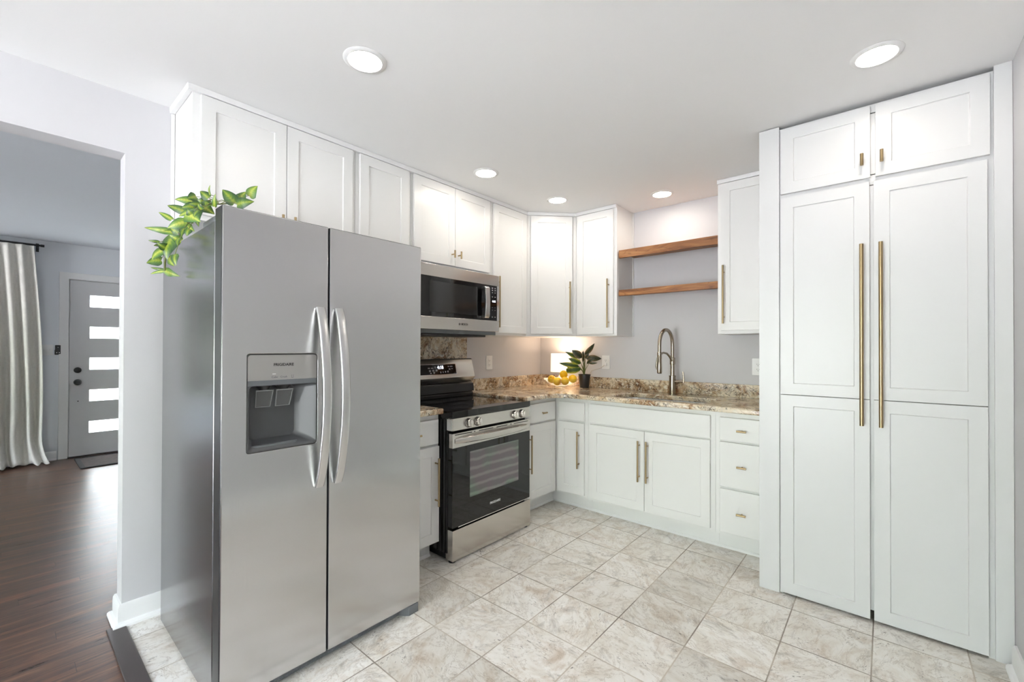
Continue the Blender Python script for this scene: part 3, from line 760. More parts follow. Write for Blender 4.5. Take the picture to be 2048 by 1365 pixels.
# ------------------------------------------------------------------ fridge
FXF, FY0, FYM, FY1, FZ0, FZ1 = .939, -3.061, -2.6835, -2.2215, .047, 1.759
fr_ = thing('refrigerator', 'tall stainless side-by-side refrigerator with two curved handles', 'refrigerator', (.5, -2.64, 0))
bm = newbm(); box(bm, .108, .856, FY0+.002, FY1-.002, .012, 1.717); obj('body', bm, FSIDE, fr_, bev=.004)
bm = newbm(); box(bm, .856, .866, FY0+.012, FY1-.012, .06, 1.70); obj('gasket', bm, BLACKP, fr_)
DU0, DU1, DZ0, DZ2 = -2.981, -2.731, .895, 1.246
bm = newbm(); plate(bm, lambda u, v, w_: (w_, u, v), [(FY0, FZ0), (FYM-.002, FZ0), (FYM-.002, FZ1), (FY0, FZ1)], [rrect(DU0, DU1, DZ0, DZ2, .012)], .866, FXF)
dl = obj('door', bm, FSTEEL, fr_, bev=.005, smooth=40, seg=3)
bm = newbm(); box(bm, .866, FXF, FYM+.002, FY1, FZ0, FZ1); dr_ = obj('door', bm, FSTEEL, fr_, bev=.005, smooth=40, seg=3)
# dispenser
ds = None
bm = newbm()
def DP(u, v, w_): return (FXF+w_, u, v)
lo = [rrect(DU0, DU1, DZ0, 1.134, .012), rrect(DU0+.004, DU1-.004, DZ0+.004, 1.132, .012), rrect(DU0+.010, DU1-.010, DZ0+.012, 1.132, .012), rrect(DU0+.022, DU1-.06, DZ0+.035, 1.128, .02)]
wd = [.0005, .0015, -.004, -.064]
rows = [[bm.verts.new(DP(u, v, w_)) for u, v in lp] for lp, w_ in zip(lo, wd)]
m_ = len(rows[0])
for a, b in zip(rows, rows[1:]):
    for i in range(m_): bm.faces.new((a[i], a[(i+1) % m_], b[(i+1) % m_], b[i]))
bm.faces.new(rows[-1])
rows[0]
ds = obj('dispenser', bm, DGREYP, dl, smooth=40)
bm = newbm(); plate(bm, lambda u, v, w_: DP(u, v, w_), rrect(DU0, DU1, DZ0, DZ2, .012), [rrect(DU0+.002, DU1-.002, DZ0+.002, DZ2-.002, .011)], -.01, .0015); obj('bezel', bm, simple('bezel_dark', (.06, .06, .06, 1), .3), dl)
bm = newbm(); plate(bm, lambda u, v, w_: DP(u, v, w_), [p for p in rrect(DU0+.0025, DU1-.0025, 1.10, DZ2-.0025, .010) if p[1] > 1.15]+[(DU0+.0025, 1.1515), (DU1-.0025, 1.1515)], [], -.06, .001); cp = obj('control_panel', bm, LGREYP, dl)
bm = newbm(); plate(bm, lambda u, v, w_: DP(u, v, w_), [(DU0+.0025, 1.132), (DU1-.0025, 1.132), (DU1-.0025, 1.151), (DU0+.0025, 1.151)], [], -.062, .0005); obj('lip', bm, GREYP, dl)
text('lettering', 'FRIGIDAIRE', .0142, (FXF+.0014, -2.857, 1.2075), (0, 1, 0), (0, 0, 1), INK, cp, bold=.0003)
text('lettering', 'Cube', .010, (FXF+.0014, -2.889, 1.162), (0, 1, 0), (0, 0, 1), GREYP, cp)
text('lettering', 'Crush', .010, (FXF+.0014, -2.857, 1.162), (0, 1, 0), (0, 0, 1), GREYP, cp)
bm = newbm(); box(bm, FXF+.0009, FXF+.0014, -2.897, -2.885, 1.1725, 1.1750); obj('indicator', bm, PLATE, cp)
bm = newbm()
for q in ((-2.829, 1.158, -2.828, 1.169), (-2.823, 1.158, -2.822, 1.169), (-2.829, 1.157, -2.822, 1.158)): box(bm, FXF+.0009, FXF+.0013, q[0], q[2], q[1], q[3])
obj('cup_icon', bm, GREYP, cp)
for yc, sl in ((-2.915, .012), (-2.845, .018)):
    bm = newbm()
    X0 = FXF-.022
    bm2 = [(yc-.030, 1.115), (yc+.030, 1.115), (yc+.026, 1.05), (yc-.026, 1.05)]
    plate(bm, lambda u, v, w_: (X0+w_-(1.115-v)*.35, u+(1.115-v)*sl*8*.05, v), bm2, [[(yc-.0275, 1.111), (yc+.0275, 1.111), (yc+.024, 1.0525), (yc-.024, 1.0525)]], 0, .006)
    pd = obj('paddle', bm, CHROME if 0 else simple('paddle_frame', (.22, .225, .23, 1), .08), ds)
    bm = newbm(); plate(bm, lambda u, v, w_: (X0+w_-(1.115-v)*.35, u, v), [(yc-.026, 1.109), (yc+.026, 1.109), (yc+.0225, 1.054), (yc-.0225, 1.054)], [], .002, .004); obj('paddle_window', bm, CLEARP, pd)
    bm = newbm(); lathe(bm, (FXF-.032, yc, 1.134), [(0, -.022), (.014, -.022), (.026, -.006), (.028, 0), (0, 0)], 20); obj('nozzle', bm, BLACKP, ds)
bm = newbm(); plate(bm, lambda u, v, w_: (v, u, w_), rrect(DU0+.022, DU1-.065, FXF-.058, FXF-.008, .02), [], DZ0+.0135, DZ0+.02); obj('drip_tray', bm, GREYP, ds, bev=.003)
def side_mat(o, m):
    o.data.materials.append(m)
    for p in o.data.polygons:
        if abs(p.normal.x) < .5: p.material_index = 1
DSIDE = simple('door_edge_grey', (.06, .06, .064, 1), .3, .7)
side_mat(dl, DSIDE); side_mat(dr_, DSIDE)
# handles: wide flat bars bowed away from the doors
for yc, door in ((-2.722, dl), (-2.6445, dr_)):
    pts = []; 
    for i in range(29):
        s = i/28; z = .722+s*.707
        pts.append((FXF+.005+.062*math.sin(PI*s)**.75, yc+.0, z))
    bm = newbm(); tube(bm, pts, 1, 20, flat=(.018, .0085)); obj('handle', bm, HSTEEL, door, smooth=50)
bm = newbm(); box(bm, .70, .930, FY0+.006, FY0+.10, 1.719, 1.742); box(bm, .85, .935, FY0+.01, FY0+.06, 1.742, 1.757); obj('hinge_cover', bm, GREYP, fr_, bev=.006)
bm = newbm(); box(bm, .70, .860, FY1-.10, FY1-.006, 1.719, 1.742); obj('hinge_cover', bm, GREYP, fr_, bev=.006)
bm = newbm(); box(bm, .80, .905, FY0+.02, FY1-.095, .008, .043)
for k in range(40): box(bm, .903, .907, FY0+.03+k*.018, FY0+.042+k*.018, .012, .020)
obj('grille', bm, GREYP, fr_, bev=.002)
bm = newbm(); plate(bm, lambda u, v, w_: (u, v, w_), [(.80, FY1-.094), (.895, FY1-.094), (.935, FY1-.06), (.935, FY1-.006), (.80, FY1-.006)], [], 0, .043); obj('foot', bm, GREYP, fr_, bev=.002)
bm = newbm(); plate(bm, lambda u, v, w_: (u, v, w_), [(.80, FY0+.006), (.935, FY0+.006), (.935, FY0+.06), (.895, FY0+.094), (.80, FY0+.094)], [], 0, .043); obj('foot', bm, GREYP, fr_, bev=.002)

# ------------------------------------------------------------------ range
RY0, RY1, RXF = -1.823, -1.083, .72
rg = thing('range', 'freestanding stainless electric range with black glass cooktop', 'range', (.4, -1.45, 0))
bm = newbm(); box(bm, .05, .675, RY0+.002, RY1-.002, .05, .862)
for x0 in (.575, .615, .648): box(bm, x0, x0+.014, RY0-.006, RY0+.004, .05, .845)
obj('body', bm, BLACKE, rg, bev=.003)
bm = newbm(); plate(bm, lambda u, v, w_: (u, v, w_), rrect(.10, RXF+.004, RY0-.001, RY1+.001, .012), [], .856, .894); obj('cooktop', bm, BLACKG, rg, bev=.006, seg=3)
for bx_, by_, br in ((.30, -1.65, .085), (.55, -1.62, .105), (.30, -1.27, .085), (.55, -1.27, .105)):
    bm = newbm(); plate(bm, lambda u, v, w_: (u, v, w_), [(bx_+br*math.cos(2*PI*i/40), by_+br*math.sin(2*PI*i/40)) for i in range(40)], [[(bx_+(br-.003)*math.cos(2*PI*i/40), by_+(br-.003)*math.sin(2*PI*i/40)) for i in range(40)]], .8938, .8943); obj('burner_ring', bm, simple('burner_print', (.03, .03, .03, 1), .15), rg)
# backguard: stainless console leaning back over a black riser
bm = newbm(); box(bm, .03, .135, RY0+.004, RY1-.004, .86, 1.0); box(bm, .135, .150, RY0+.01, RY1-.01, .895, .925)
plate(bm, lambda u, v, w_: (u, w_, v), [(.10, .93), (.155, .93), (.146, .995), (.10, .995)], [], RY0+.004, RY1-.004)
obj('riser', bm, BLACKE, rg, bev=.004)
prof = [(.03, 1.183), (.120, 1.183), (.124, 1.178), (.1605, 1.046), (.158, 1.040), (.128, 1.004), (.03, 1.004)]
bm = newbm(); plate(bm, lambda u, v, w_: (u, w_, v), prof, [], RY0+.001, RY1-.001); bk = obj('console', bm, STEEL, rg, bev=.002)
bm = newbm(); plate(bm, lambda u, v, w_: (u, w_, v), [(.08, 1.184), (.110, 1.188), (.123, 1.1835), (.08, 1.18)], [], RY0+.001, RY1-.001); obj('console_cap', bm, BLACKP, bk)
s0 = V((.124, 0, 1.178)); s1 = V((.1605, 0, 1.046)); sl = (s1-s0); sn = V((-sl.z, 0, sl.x)).normalized()
if sn.x < 0: sn = -sn
up = (-sl).normalized()
def CP(y, q, d): return s0+sl*q+sn*d+V((0, y, 0))
bm = newbm(); plate(bm, lambda u, v, w_: CP(u, v, w_), [(-1.64, .245), (-1.275, .245), (-1.275, .79), (-1.64, .79)], [], -.002, .0012); dp = obj('display', bm, BLACKG, bk)
bm = newbm(); plate(bm, lambda u, v, w_: CP(u, v, w_), [(-1.643, .22), (-1.270, .22), (-1.270, .82), (-1.643, .82)], [[(-1.64, .245), (-1.275, .245), (-1.275, .79), (-1.64, .79)]], -.002, .002); obj('display_bezel', bm, CHROME, bk)
text('digits', '4:18', .034, CP(-1.425, .41, .0016), (0, 1, 0), up, DIGIT, dp, ext=.0003, bold=.0008)
text('lettering', 'BAKE', .011, CP(-1.352, .37, .0016), (0, 1, 0), up, LINK, dp, ext=.0003) if 0 else None
bm = newbm()
for yy, q, ww, hh in ((-1.532, .43, .02, .06), (-1.502, .43, .02, .05), (-1.473, .40, .012, .1), (-1.527, .58, .016, .1), (-1.496, .57, .016, .1), (-1.466, .56, .016, .1), (-1.522, .70, .012, .06), (-1.492, .69, .014, .08),
                     (-1.428, .68, .009, .09), (-1.405, .67, .009, .08), (-1.382, .66, .009, .08), (-1.358, .65, .012, .1), (-1.345, .365, .012, .06), (-1.318, .365, .026, .06), (-1.338, .52, .014, .08), (-1.312, .50, .014, .04)):
    bm = newbm(); plate(bm, lambda u, v, w_: CP(u, v, w_), [(yy-ww/2, q-hh/2), (yy+ww/2, q-hh/2), (yy+ww/2, q+hh/2), (yy-ww/2, q+hh/2)], [], .001, .0016); obj('key', bm, KEYP, dp)
# knob panel
bm = newbm(); plate(bm, lambda u, v, w_: (u, w_, v), [(.66, .853), (RXF-.006, .853), (RXF, .78), (.66, .775)], [], RY0+.006, RY1-.003); kp = obj('knob_panel', bm, STEEL, rg, bev=.002)
bm = newbm(); box(bm, .672, RXF-.012, RY0+.001, RY0+.007, .782, .848); obj('end_vent', bm, CHROME, kp)
kn = V((.073, 0, .006)).normalized()
for yk in (-1.690, -1.612, -1.256, -1.180):
    c = V((RXF-.004, yk, .814))
    bm = newbm(); lathe(bm, c, [(0, .002), (.029, .002), (.030, 0), (0, 0)], 28, kn); kb = obj('knob', bm, BLACKP, kp)
    bm = newbm(); lathe(bm, c, [(0, .026), (.021, .026), (.0235, .023), (.026, .004), (.0265, .002), (0, .002)], 28, kn); obj('knob_cap', bm, simple('knob_steel', (.68, .65, .61, 1), .22, 1), kb)
    bm = newbm(); box(bm, c.x+.024, c.x+.036, yk-.0055, yk+.0055, c.z-.021, c.z+.023); obj('knob_grip', bm, simple('knob_grip', (.68, .65, .61, 1), .22, 1), kb, bev=.003)
# oven door
od = None
bm = newbm(); plate(bm, lambda u, v, w_: (w_, u, v), rrect(RY0+.004, RY1-.003, .207, .766, .006), [], .682, RXF-.002); od = obj('oven_door', bm, BLACKG, rg, bev=.002)
bm = newbm(); plate(bm, lambda u, v, w_: (w_, u, v), [(RY0+.002, .678), (RY1-.001, .684), (RY1-.001, .766), (RY0+.002, .763)], [], .69, RXF); tp = obj('top_rail', bm, STEEL, od, bev=.002)
bm = newbm()
for a, b in ((-1.80, -1.66), (-1.645, -1.632), (-1.60, -1.47), (-1.44, -1.33), (-1.30, -1.287), (-1.265, -1.11)): box(bm, RXF-.002, RXF+.0006, a, b, .752, .757)
obj('vent_slots', bm, SLOT, tp)
bm = newbm(); pts = []
nrow = 25; rows = []
for i in range(nrow):
    s = i/(nrow-1); y = RY0+.022+s*(RY1-RY0-.044); b = math.sin(PI*s)**.6
    z1 = .731+.012*b; z0 = .705-.008*b; o_ = .004+.040*b
    rows.append([bm.verts.new(q) for q in ((RXF-.001, y, z1), (RXF+o_*.75, y, z1), (RXF+o_, y, z1-.006), (RXF+o_, y, z0+.008), (RXF+o_*.6, y, z0), (RXF-.001, y, z0+.004))])
for a, b in zip(rows, rows[1:]):
    for k in range(6): bm.faces.new((a[k], a[(k+1) % 6], b[(k+1) % 6], b[k]))
bm.faces.new(rows[0]); bm.faces.new(rows[-1])
obj('handle', bm, STEEL, od, smooth=50)
bm = newbm(); plate(bm, lambda u, v, w_: (w_, u, v), rrect(-1.676, -1.211, .358, .637, .004), [], RXF-.004, RXF-.0014); ow = obj('window', bm, OVENW, od)
bm = newbm(); box(bm, RXF-.003, RXF+.0015, RY0+.05, RY1-.04, .2045, .2085); obj('bottom_trim', bm, CHROME, od)
text('lettering', 'FRIGIDAIRE', .0195, (RXF-.0016, -1.447, .272), (0, 1, 0), (0, 0, 1), LINK, od, bold=.0004)
bm = newbm(); plate(bm, lambda u, v, w_: (w_, u, v), rrect(RY0+.006, RY1+.002, .012, .192, .004), [], .66, RXF); obj('drawer', bm, STEEL, rg, bev=.008, seg=3)
bm = newbm(); box(bm, .10, .68, RY0+.012, RY1-.012, .012, .055); obj('plinth', bm, BLACKP, rg)
for fx_, fy_ in ((.69, RY0+.03), (.69, RY1-.03), (.12, RY0+.04), (.12, RY1-.04)):
    bm = newbm(); lathe(bm, (fx_, fy_, 0), [(0, 0), (.022, 0), (.022, .008), (.008, .012), (.008, .03), (0, .03)], 16); obj('foot', bm, BLACKP, rg)

# ------------------------------------------------------------------ microwave
MX, MY0, MY1 = .40, -1.817, -1.066
mw = thing('microwave', 'stainless over-the-range microwave with black glass door', 'microwave', (.2, -1.44, 1.36))
bm = newbm(); box(bm, .022, MX-.03, MY0+.004, MY1-.004, 1.368, 1.824); obj('body', bm, GREYP, mw, bev=.003)
bm = newbm(); box(bm, .10, MX-.045, MY0+.03, MY1-.10, 1.352, 1.3675); obj('vent_grille', bm, BLACKP, mw, bev=.003)
bm = newbm(); box(bm, MX-.03, MX, MY0, MY1, 1.741, 1.821); obj('top_panel', bm, STEEL, mw, bev=.002)
bm = newbm(); box(bm, MX-.03, MX, MY0, MY1, 1.394, 1.477); bp_ = obj('bottom_panel', bm, STEEL, mw, bev=.002)
bm = newbm(); box(bm, MX-.03, MX-.002, MY0, -1.165, 1.477, 1.741); md = obj('door', bm, BLACKG, mw)
bm = newbm(); box(bm, MX-.03, MX-.002, -1.163, -1.089, 1.477, 1.741); mc = obj('control_panel', bm, BLACKG, mw)
bm = newbm(); box(bm, MX-.03, MX, -1.089, MY1, 1.477, 1.741); obj('end_trim', bm, CHROME, mw)
bm = newbm(); box(bm, MX-.006, MX-.0012, -1.735, -1.30, 1.508, 1.712); obj('window', bm, simple('microwave_mesh', (.018, .018, .018, 1), .08), md)
# bow handle
bm = newbm(); plate(bm, lambda u, v, w_: (u, w_, v), [(MX-.002, 1.722), (MX+.034, 1.722), (MX+.044, 1.712), (MX+.050, 1.61), (MX+.044, 1.506), (MX+.034, 1.490), (MX-.002, 1.490), (MX-.002, 1.506), (MX+.030, 1.506), (MX+.037, 1.61), (MX+.030, 1.706), (MX-.002, 1.706)], [], -1.258, -1.214); obj('handle', bm, HSTEEL, md, bev=.002)
text('digits', '4:18', .022, (MX-.0015, -1.122, 1.622), (0, 1, 0), (0, 0, 1), DIGIT, mc, ext=.0003, bold=.0004)
bm = newbm()
for yy in (-1.138, -1.108):
    for z, s in ((1.722, .006), (1.706, .006), (1.688, .005), (1.656, .005), (1.575, .003), (1.556, .003), (1.504, .006)): 
        bm = newbm(); box(bm, MX-.0022, MX-.0014, yy-s, yy+s, z-s*.6, z+s*.6); obj('key', bm, KEYP, mc)
text('lettering', 'BOSCH', .0185, (MX+.0004, -1.425, 1.436), (0, 1, 0), (0, 0, 1), INK, bp_, bold=.0006)
bm = newbm(); plate(bm, lambda u, v, w_: (MX+w_, u, v), [(-1.473+.0075*math.cos(2*PI*i/24), 1.436+.0075*math.sin(2*PI*i/24)) for i in range(24)], [[(-1.473+.0058*math.cos(2*PI*i/24), 1.436+.0058*math.sin(2*PI*i/24)) for i in range(24)]], 0, .0006)
box(bm, MX, MX+.0006, -1.4765, -1.4695, 1.4352, 1.4368); box(bm, MX, MX+.0006, -1.4768, -1.4755, 1.431, 1.441); box(bm, MX, MX+.0006, -1.4705, -1.4692, 1.431, 1.441); obj('emblem', bm, INK, bp_)

# ------------------------------------------------------------------ outlets
def outlet(label, fr, u, z, w_=.0):
    t = thing('wall_outlet', label, 'outlet', fr.p(u, 0, z), 'white wall outlets')
    bm = newbm(); plate(bm, lambda a, v, d: fr.p(a, d, v), rrect(u-.0385, u+.0385, z-.060, z+.060, .004), [], .0005, .006); obj('plate', bm, PLATE, t, bev=.0015)
    bm = newbm(); fbox(bm, fr, u-.0165, u+.0165, .006, .008, z-.034, z+.034); s = obj('receptacle', bm, PLATE, t, bev=.001)
    bm = newbm()
    for zz in (z+.018, z-.018):
        fbox(bm, fr, u-.0075, u-.0055, .0078, .0084, zz-.004, zz+.005); fbox(bm, fr, u+.0055, u+.0075, .0078, .0084, zz-.003, zz+.004); fbox(bm, fr, u-.002, u+.002, .0078, .0084, zz-.012, zz-.008)
    obj('slot', bm, SLOT, s)
outlet('white outlet plate on the range wall right of the range', FX, -.755, 1.142)
outlet('white outlet plate behind the potted plant, with a cord plugged in', FY, .738, 1.145)
outlet('white outlet plate at the pantry end of the sink wall', FY, 1.955, 1.140)

# ------------------------------------------------------------------ things on the worktop
TZ = CT1
# table lamp
lx, ly = .352, -.155
t = thing('table_lamp', 'small lit lamp with a white drum shade in the worktop corner', 'lamp', (lx, ly, TZ))
bm = newbm(); lathe(bm, (lx, ly, TZ), [(0, 0), (.045, 0), (.045, .008), (.02, .014), (.012, .03), (.022, .06), (.022, .09), (.008, .12), (.008, .19), (0, .19)], 28); obj('base', bm, simple('lamp_ceramic', (.7, .68, .64, 1), .3), t)
bm = newbm()
rows = [[bm.verts.new((lx+r_*math.cos(2*PI*i/40), ly+r_*math.sin(2*PI*i/40), z)) for i in range(40)] for r_, z in ((.093, 1.051), (.091, 1.218))]
for i in range(40): bm.faces.new((rows[0][i], rows[0][(i+1) % 40], rows[1][(i+1) % 40], rows[1][i]))
sh = obj('lamp_shade', bm, SHADE, t, smooth=60)
bm = newbm(); lathe(bm, (lx, ly, 1.10), [(0, 0), (.018, .0), (.028, .03), (.026, .05), (0, .065)], 20); obj('bulb', bm, emis('bulb_glow', (1, .75, .5, 1), 12), t)
l = bpy.data.lights.new('lamp_light', 'POINT'); l.energy = 2.6; l.color = (1, .70, .47); l.shadow_soft_size = .03
lo_ = bpy.data.objects.new('lamp_light', l); C.objects.link(lo_); lo_.location = V((lx, ly, 1.19))-wloc(t); lo_.parent = t
bm = newbm(); tube(bm, [(.738, -.016, 1.127), (.725, -.03, 1.11), (.70, -.04, 1.09), (.66, -.05, 1.078), (.62, -.05, 1.066), (.585, -.045, 1.02), (.53, -.05, .95), (.45, -.10, .918), (.39, -.14, .918)], .0028, 8); obj('cord', bm, simple('lamp_cord', (.55, .50, .46, 1), .5), t)
bm = newbm(); box(bm, .724, .752, -.024, -.009, 1.115, 1.139); obj('plug', bm, PLATE, t, bev=.003)

# fruit bowl
bxc, byc = .447, -.296
bm = newbm(); lathe(bm, (bxc, byc, TZ), [(0, .012), (.03, .010), (.052, 0), (.055, .003), (.036, .014), (.075, .024), (.115, .044), (.145, .070), (.157, .088), (.160, .087), (.149, .066), (.118, .038), (.078, .018), (.036, .010), (0, .010)], 48)
tag(obj('fruit_bowl', bm, CLEAR, smooth=60), 'clear glass footed bowl holding citrus fruit on the corner worktop', 'bowl')
fruit = [((.352, -.30, .989), 'leftmost yellow citrus fruit in the glass bowl'), ((.455, -.262, 1.035), 'topmost yellow citrus fruit, resting on the others in the glass bowl'),
         ((.430, -.325, .974), 'front yellow citrus fruit left of centre in the glass bowl'), ((.508, -.318, .982), 'front yellow citrus fruit right of centre in the glass bowl'),
         ((.552, -.262, 1.0), 'rightmost yellow citrus fruit in the glass bowl, nearest the potted plant')]
f0 = None
for i, (p, lb) in enumerate(fruit):
    if f0 is None:
        f0 = thing('citrus_fruit', lb, 'fruit', p, 'citrus fruit in the glass bowl')
        bm = newbm(); lathe(bm, p, [(0, -.035)]+[(.036*math.sin(PI*a/14), -.036*math.cos(PI*a/14)*1.02) for a in range(1, 14)]+[(0, .0365)], 24); obj('peel', bm, CITRUS, f0, smooth=80)
        bm = newbm(); lathe(bm, V(p)+V((0, 0, .0362)), [(0, .0015), (.003, .0012), (.0045, 0), (0, -.001)], 10); obj('stem_end', bm, simple('stem_button', lin(92, 96, 40), .6), f0)
        q = f0
    else:
        q = f0.copy(); C.objects.link(q); q['label'] = lb; q.location = p
        for ch in list(f0.children):
            c = ch.copy(); C.objects.link(c); c.parent = q
    q.rotation_euler = [(.9, .5, 0), (.3, -.4, 1), (.7, .2, 2), (1.0, -.3, 3), (.5, .8, 4)][i]

# ------------------------------------------------------------------ plants
FACING = V((.66, -.75, .06)).normalized()      # the way most leaves turn: into the room
def leaf(parent, b, tip, wid, m, heart=True, droop=.0, tilt=0, fold=.25, n=9):
    b = V(b); tip = V(tip); d = tip-b; L = d.length; d.normalize()
    view = FACING; s = d.cross(view).normalized(); up_ = s.cross(d).normalized()
    Rm = Matrix.Rotation(tilt, 3, d); s = Rm @ s; up_ = Rm @ up_
    bm = newbm(); uvl = bm.loops.layers.uv.new('UVMap'); rows = []
    cols = (-1, -.9, -.72, -.5, -.25, 0, .25, .5, .72, .9, 1)
    def y0(c):
        c = abs(c)
        if not heart: return 0
        return .20*c**6+.9*c*(c-.92)*.42 if c < .92 else .20*c**6+.0
    for i in range(n+1):
        tt = i/n; row = []
        for c in cols:
            y = y0(c)+(1-y0(c))*tt
            if heart:
                u = max(0, (y-.12)/.88); W = max(0, 1-u**1.55)**.95
            else: W = math.sin(PI*min(1, tt)**.8)**.9
            p = b+d*(L*y)+s*(c*W*wid/2)+up_*(-fold*(abs(c)*W)**1.6*wid*.28-droop*L*max(0, y-.3)**2+.10*L*math.sin(PI*min(1, max(0, y))))
            row.append((bm.verts.new(p), (.5+c*W/2*.98 if not heart else .5+c/2*.98, tt)))
        rows.append(row)
    for a, b_ in zip(rows, rows[1:]):
        for k in range(len(cols)-1):
            f = bm.faces.new([q[0] for q in (a[k], a[k+1], b_[k+1], b_[k])])
            for lp, q in zip(f.loops, (a[k], a[k+1], b_[k+1], b_[k])): lp[uvl].uv = q[1]
    return obj('leaf', bm, m, parent, smooth=70)

iv = thing('trailing_ivy', 'green heart-leaved trailing vine hanging over the top left of the fridge', 'plant', (.5, -3.0, 1.72))
# leaf: base x y z, tip x y z, width, dark?, roll
ivy = [(0.347, -3.098, 1.682, 0.374, -3.107, 1.653, 0.0362, 1, -0.35), (0.514, -3.128, 1.659, 0.515, -3.157, 1.674, 0.0377, 1, -0.2), (0.517, -3.11, 1.673, 0.514, -3.116, 1.7, 0.0362, 1, -0.34),
       (0.625, -3.112, 1.683, 0.634, -3.119, 1.653, 0.0337, 1, 0.31), (0.702, -3.131, 1.687, 0.684, -3.151, 1.704, 0.0323, 1, -0.18), (0.705, -3.111, 1.702, 0.696, -3.138, 1.699, 0.0281, 1, 0.31),
       (0.816, -3.138, 1.68, 0.831, -3.15, 1.649, 0.0279, 1, -0.26), (0.675, -3.102, 1.73, 0.682, -3.12, 1.749, 0.0296, 1, -0.01), (0.762, -3.119, 1.713, 0.76, -3.143, 1.71, 0.0319, 1, -0.4),
       (0.807, -3.111, 1.725, 0.823, -3.116, 1.701, 0.026, 1, 0.05), (0.898, -3.138, 1.714, 0.896, -3.148, 1.729, 0.0297, 1, 0.01), (0.945, -3.121, 1.724, 0.945, -3.131, 1.741, 0.0252, 1, -0.36),
       (0.96, -3.135, 1.714, 0.957, -3.144, 1.691, 0.0272, 1, 0.3), (0.668, -3.06, 1.815, 0.657, -3.089, 1.812, 0.0289, 1, -0.08), (0.599, -3.025, 1.849, 0.59, -3.046, 1.852, 0.0338, 1, -0.35),
       (0.623, -3.023, 1.849, 0.643, -3.032, 1.82, 0.0347, 1, -0.27), (0.535, -3.037, 1.88, 0.538, -3.068, 1.864, 0.0449, 1, -0.4), (0.454, -3.028, 1.882, 0.425, -3.085, 1.882, 0.0384, 0, -0.11),
       (0.634, -3.021, 1.858, 0.612, -3.044, 1.884, 0.0379, 1, 0.09), (0.676, -3.027, 1.86, 0.699, -3.033, 1.89, 0.0127, 0, -0.12), (0.774, -3.038, 1.791, 0.801, -3.043, 1.83, 0.0196, 0, 0.28),
       (0.648, -3.07, 1.809, 0.627, -3.105, 1.8, 0.0406, 1, -0.01), (0.436, -3.024, 1.853, 0.503, -3, 1.879, 0.0269, 0, -0.13), (0.624, -3.033, 1.84, 0.655, -3.013, 1.824, 0.0235, 1, -0.27),
       (0.616, -3.091, 1.79, 0.564, -3.138, 1.815, 0.034, 1, 0.02), (0.572, -3.027, 1.835, 0.625, -2.998, 1.802, 0.0523, 0, -0.38), (0.6, -3.046, 1.817, 0.601, -3.046, 1.744, 0.057, 1, 0.29),
       (0.795, -3.125, 1.739, 0.848, -3.101, 1.707, 0.0626, 0, -0.11), (0.755, -3.098, 1.762, 0.72, -3.135, 1.742, 0.0296, 0, 0.03), (0.786, -3.129, 1.712, 0.757, -3.174, 1.685, 0.04, 0, -0.22),
       (0.606, -3.131, 1.754, 0.568, -3.164, 1.782, 0.0226, 0, 0.28), (0.779, -3.13, 1.698, 0.776, -3.138, 1.675, 0.0357, 0, 0.19), (0.688, -3.101, 1.72, 0.723, -3.087, 1.698, 0.0322, 0, -0.12),
       (0.415, -3.091, 1.747, 0.361, -3.173, 1.758, 0.0303, 0, -0.18), (0.557, -3.103, 1.714, 0.52, -3.145, 1.72, 0.0301, 0, 0.37), (0.53, -3.112, 1.702, 0.512, -3.129, 1.615, 0.1136, 1, 0.39),
       (0.448, -3.138, 1.691, 0.434, -3.171, 1.694, 0.0139, 1, -0.22), (0.255, -3.101, 1.713, 0.265, -3.122, 1.707, 0.0176, 1, -0.24), (0.404, -3.121, 1.668, 0.374, -3.15, 1.627, 0.0494, 0, 0.27),
       (0.355, -3.114, 1.634, 0.319, -3.157, 1.622, 0.0525, 1, 0.24), (0.39, -3.094, 1.644, 0.418, -3.083, 1.606, 0.0462, 0, 0.33), (0.651, -3.129, 1.614, 0.662, -3.128, 1.572, 0.0322, 1, -0.02),
       (0.341, -3.099, 1.596, 0.3, -3.141, 1.607, 0.0139, 1, -0.13), (0.49, -3.13, 1.571, 0.448, -3.167, 1.559, 0.0145, 0, -0.08), (0.411, -3.11, 1.584, 0.457, -3.072, 1.561, 0.0364, 0, 0.18),
       (0.596, -3.099, 1.68, 0.588, -3.134, 1.697, 0.0371, 0, -0.28), (0.856, -3.135, 1.671, 0.857, -3.14, 1.647, 0.0262, 1, -0.28), (0.78, -2.975, 1.82, 0.744, -3.006, 1.871, 0.0512, 1, 0.2),
       (0.74, -2.952, 1.831, 0.764, -2.932, 1.877, 0.0507, 0, 0.29), (0.8, -2.971, 1.81, 0.847, -2.931, 1.821, 0.0473, 1, 0.09), (0.76, -2.918, 1.865, 0.784, -2.898, 1.905, 0.0549, 0, -0.09),
       (0.7, -2.948, 1.841, 0.711, -2.938, 1.882, 0.042, 0, 0.03)]
bases = []
for bx_, by_, bz_, tx_, ty_, tz_, wd_, dk, tl_ in ivy:
    leaf(iv, (bx_, by_, bz_), (tx_, ty_, tz_), wd_, IVYD if dk else IVY, tilt=tl_, droop=.12); bases.append(V((bx_, by_, bz_)))
bm = newbm()
vine = [V(q) for q in ((0.634, -2.93, 1.86), (0.656, -2.99, 1.836), (0.716, -3.04, 1.811), (0.712, -3.06, 1.791), (0.671, -3.075, 1.765), (0.616, -3.085, 1.737), (0.534, -3.09, 1.713), (0.459, -3.1, 1.682), (0.478, -3.12, 1.637), (0.504, -3.13, 1.603), (0.505, -3.13, 1.572))]
tube(bm, vine, .0026, 8)
for b in bases:
    q = min(vine, key=lambda p: (p-b).length); md_ = (q+b)/2+V((0, 0, .012))
    if (q-b).length > .004: tube(bm, [q, md_, b], .0012, 6)
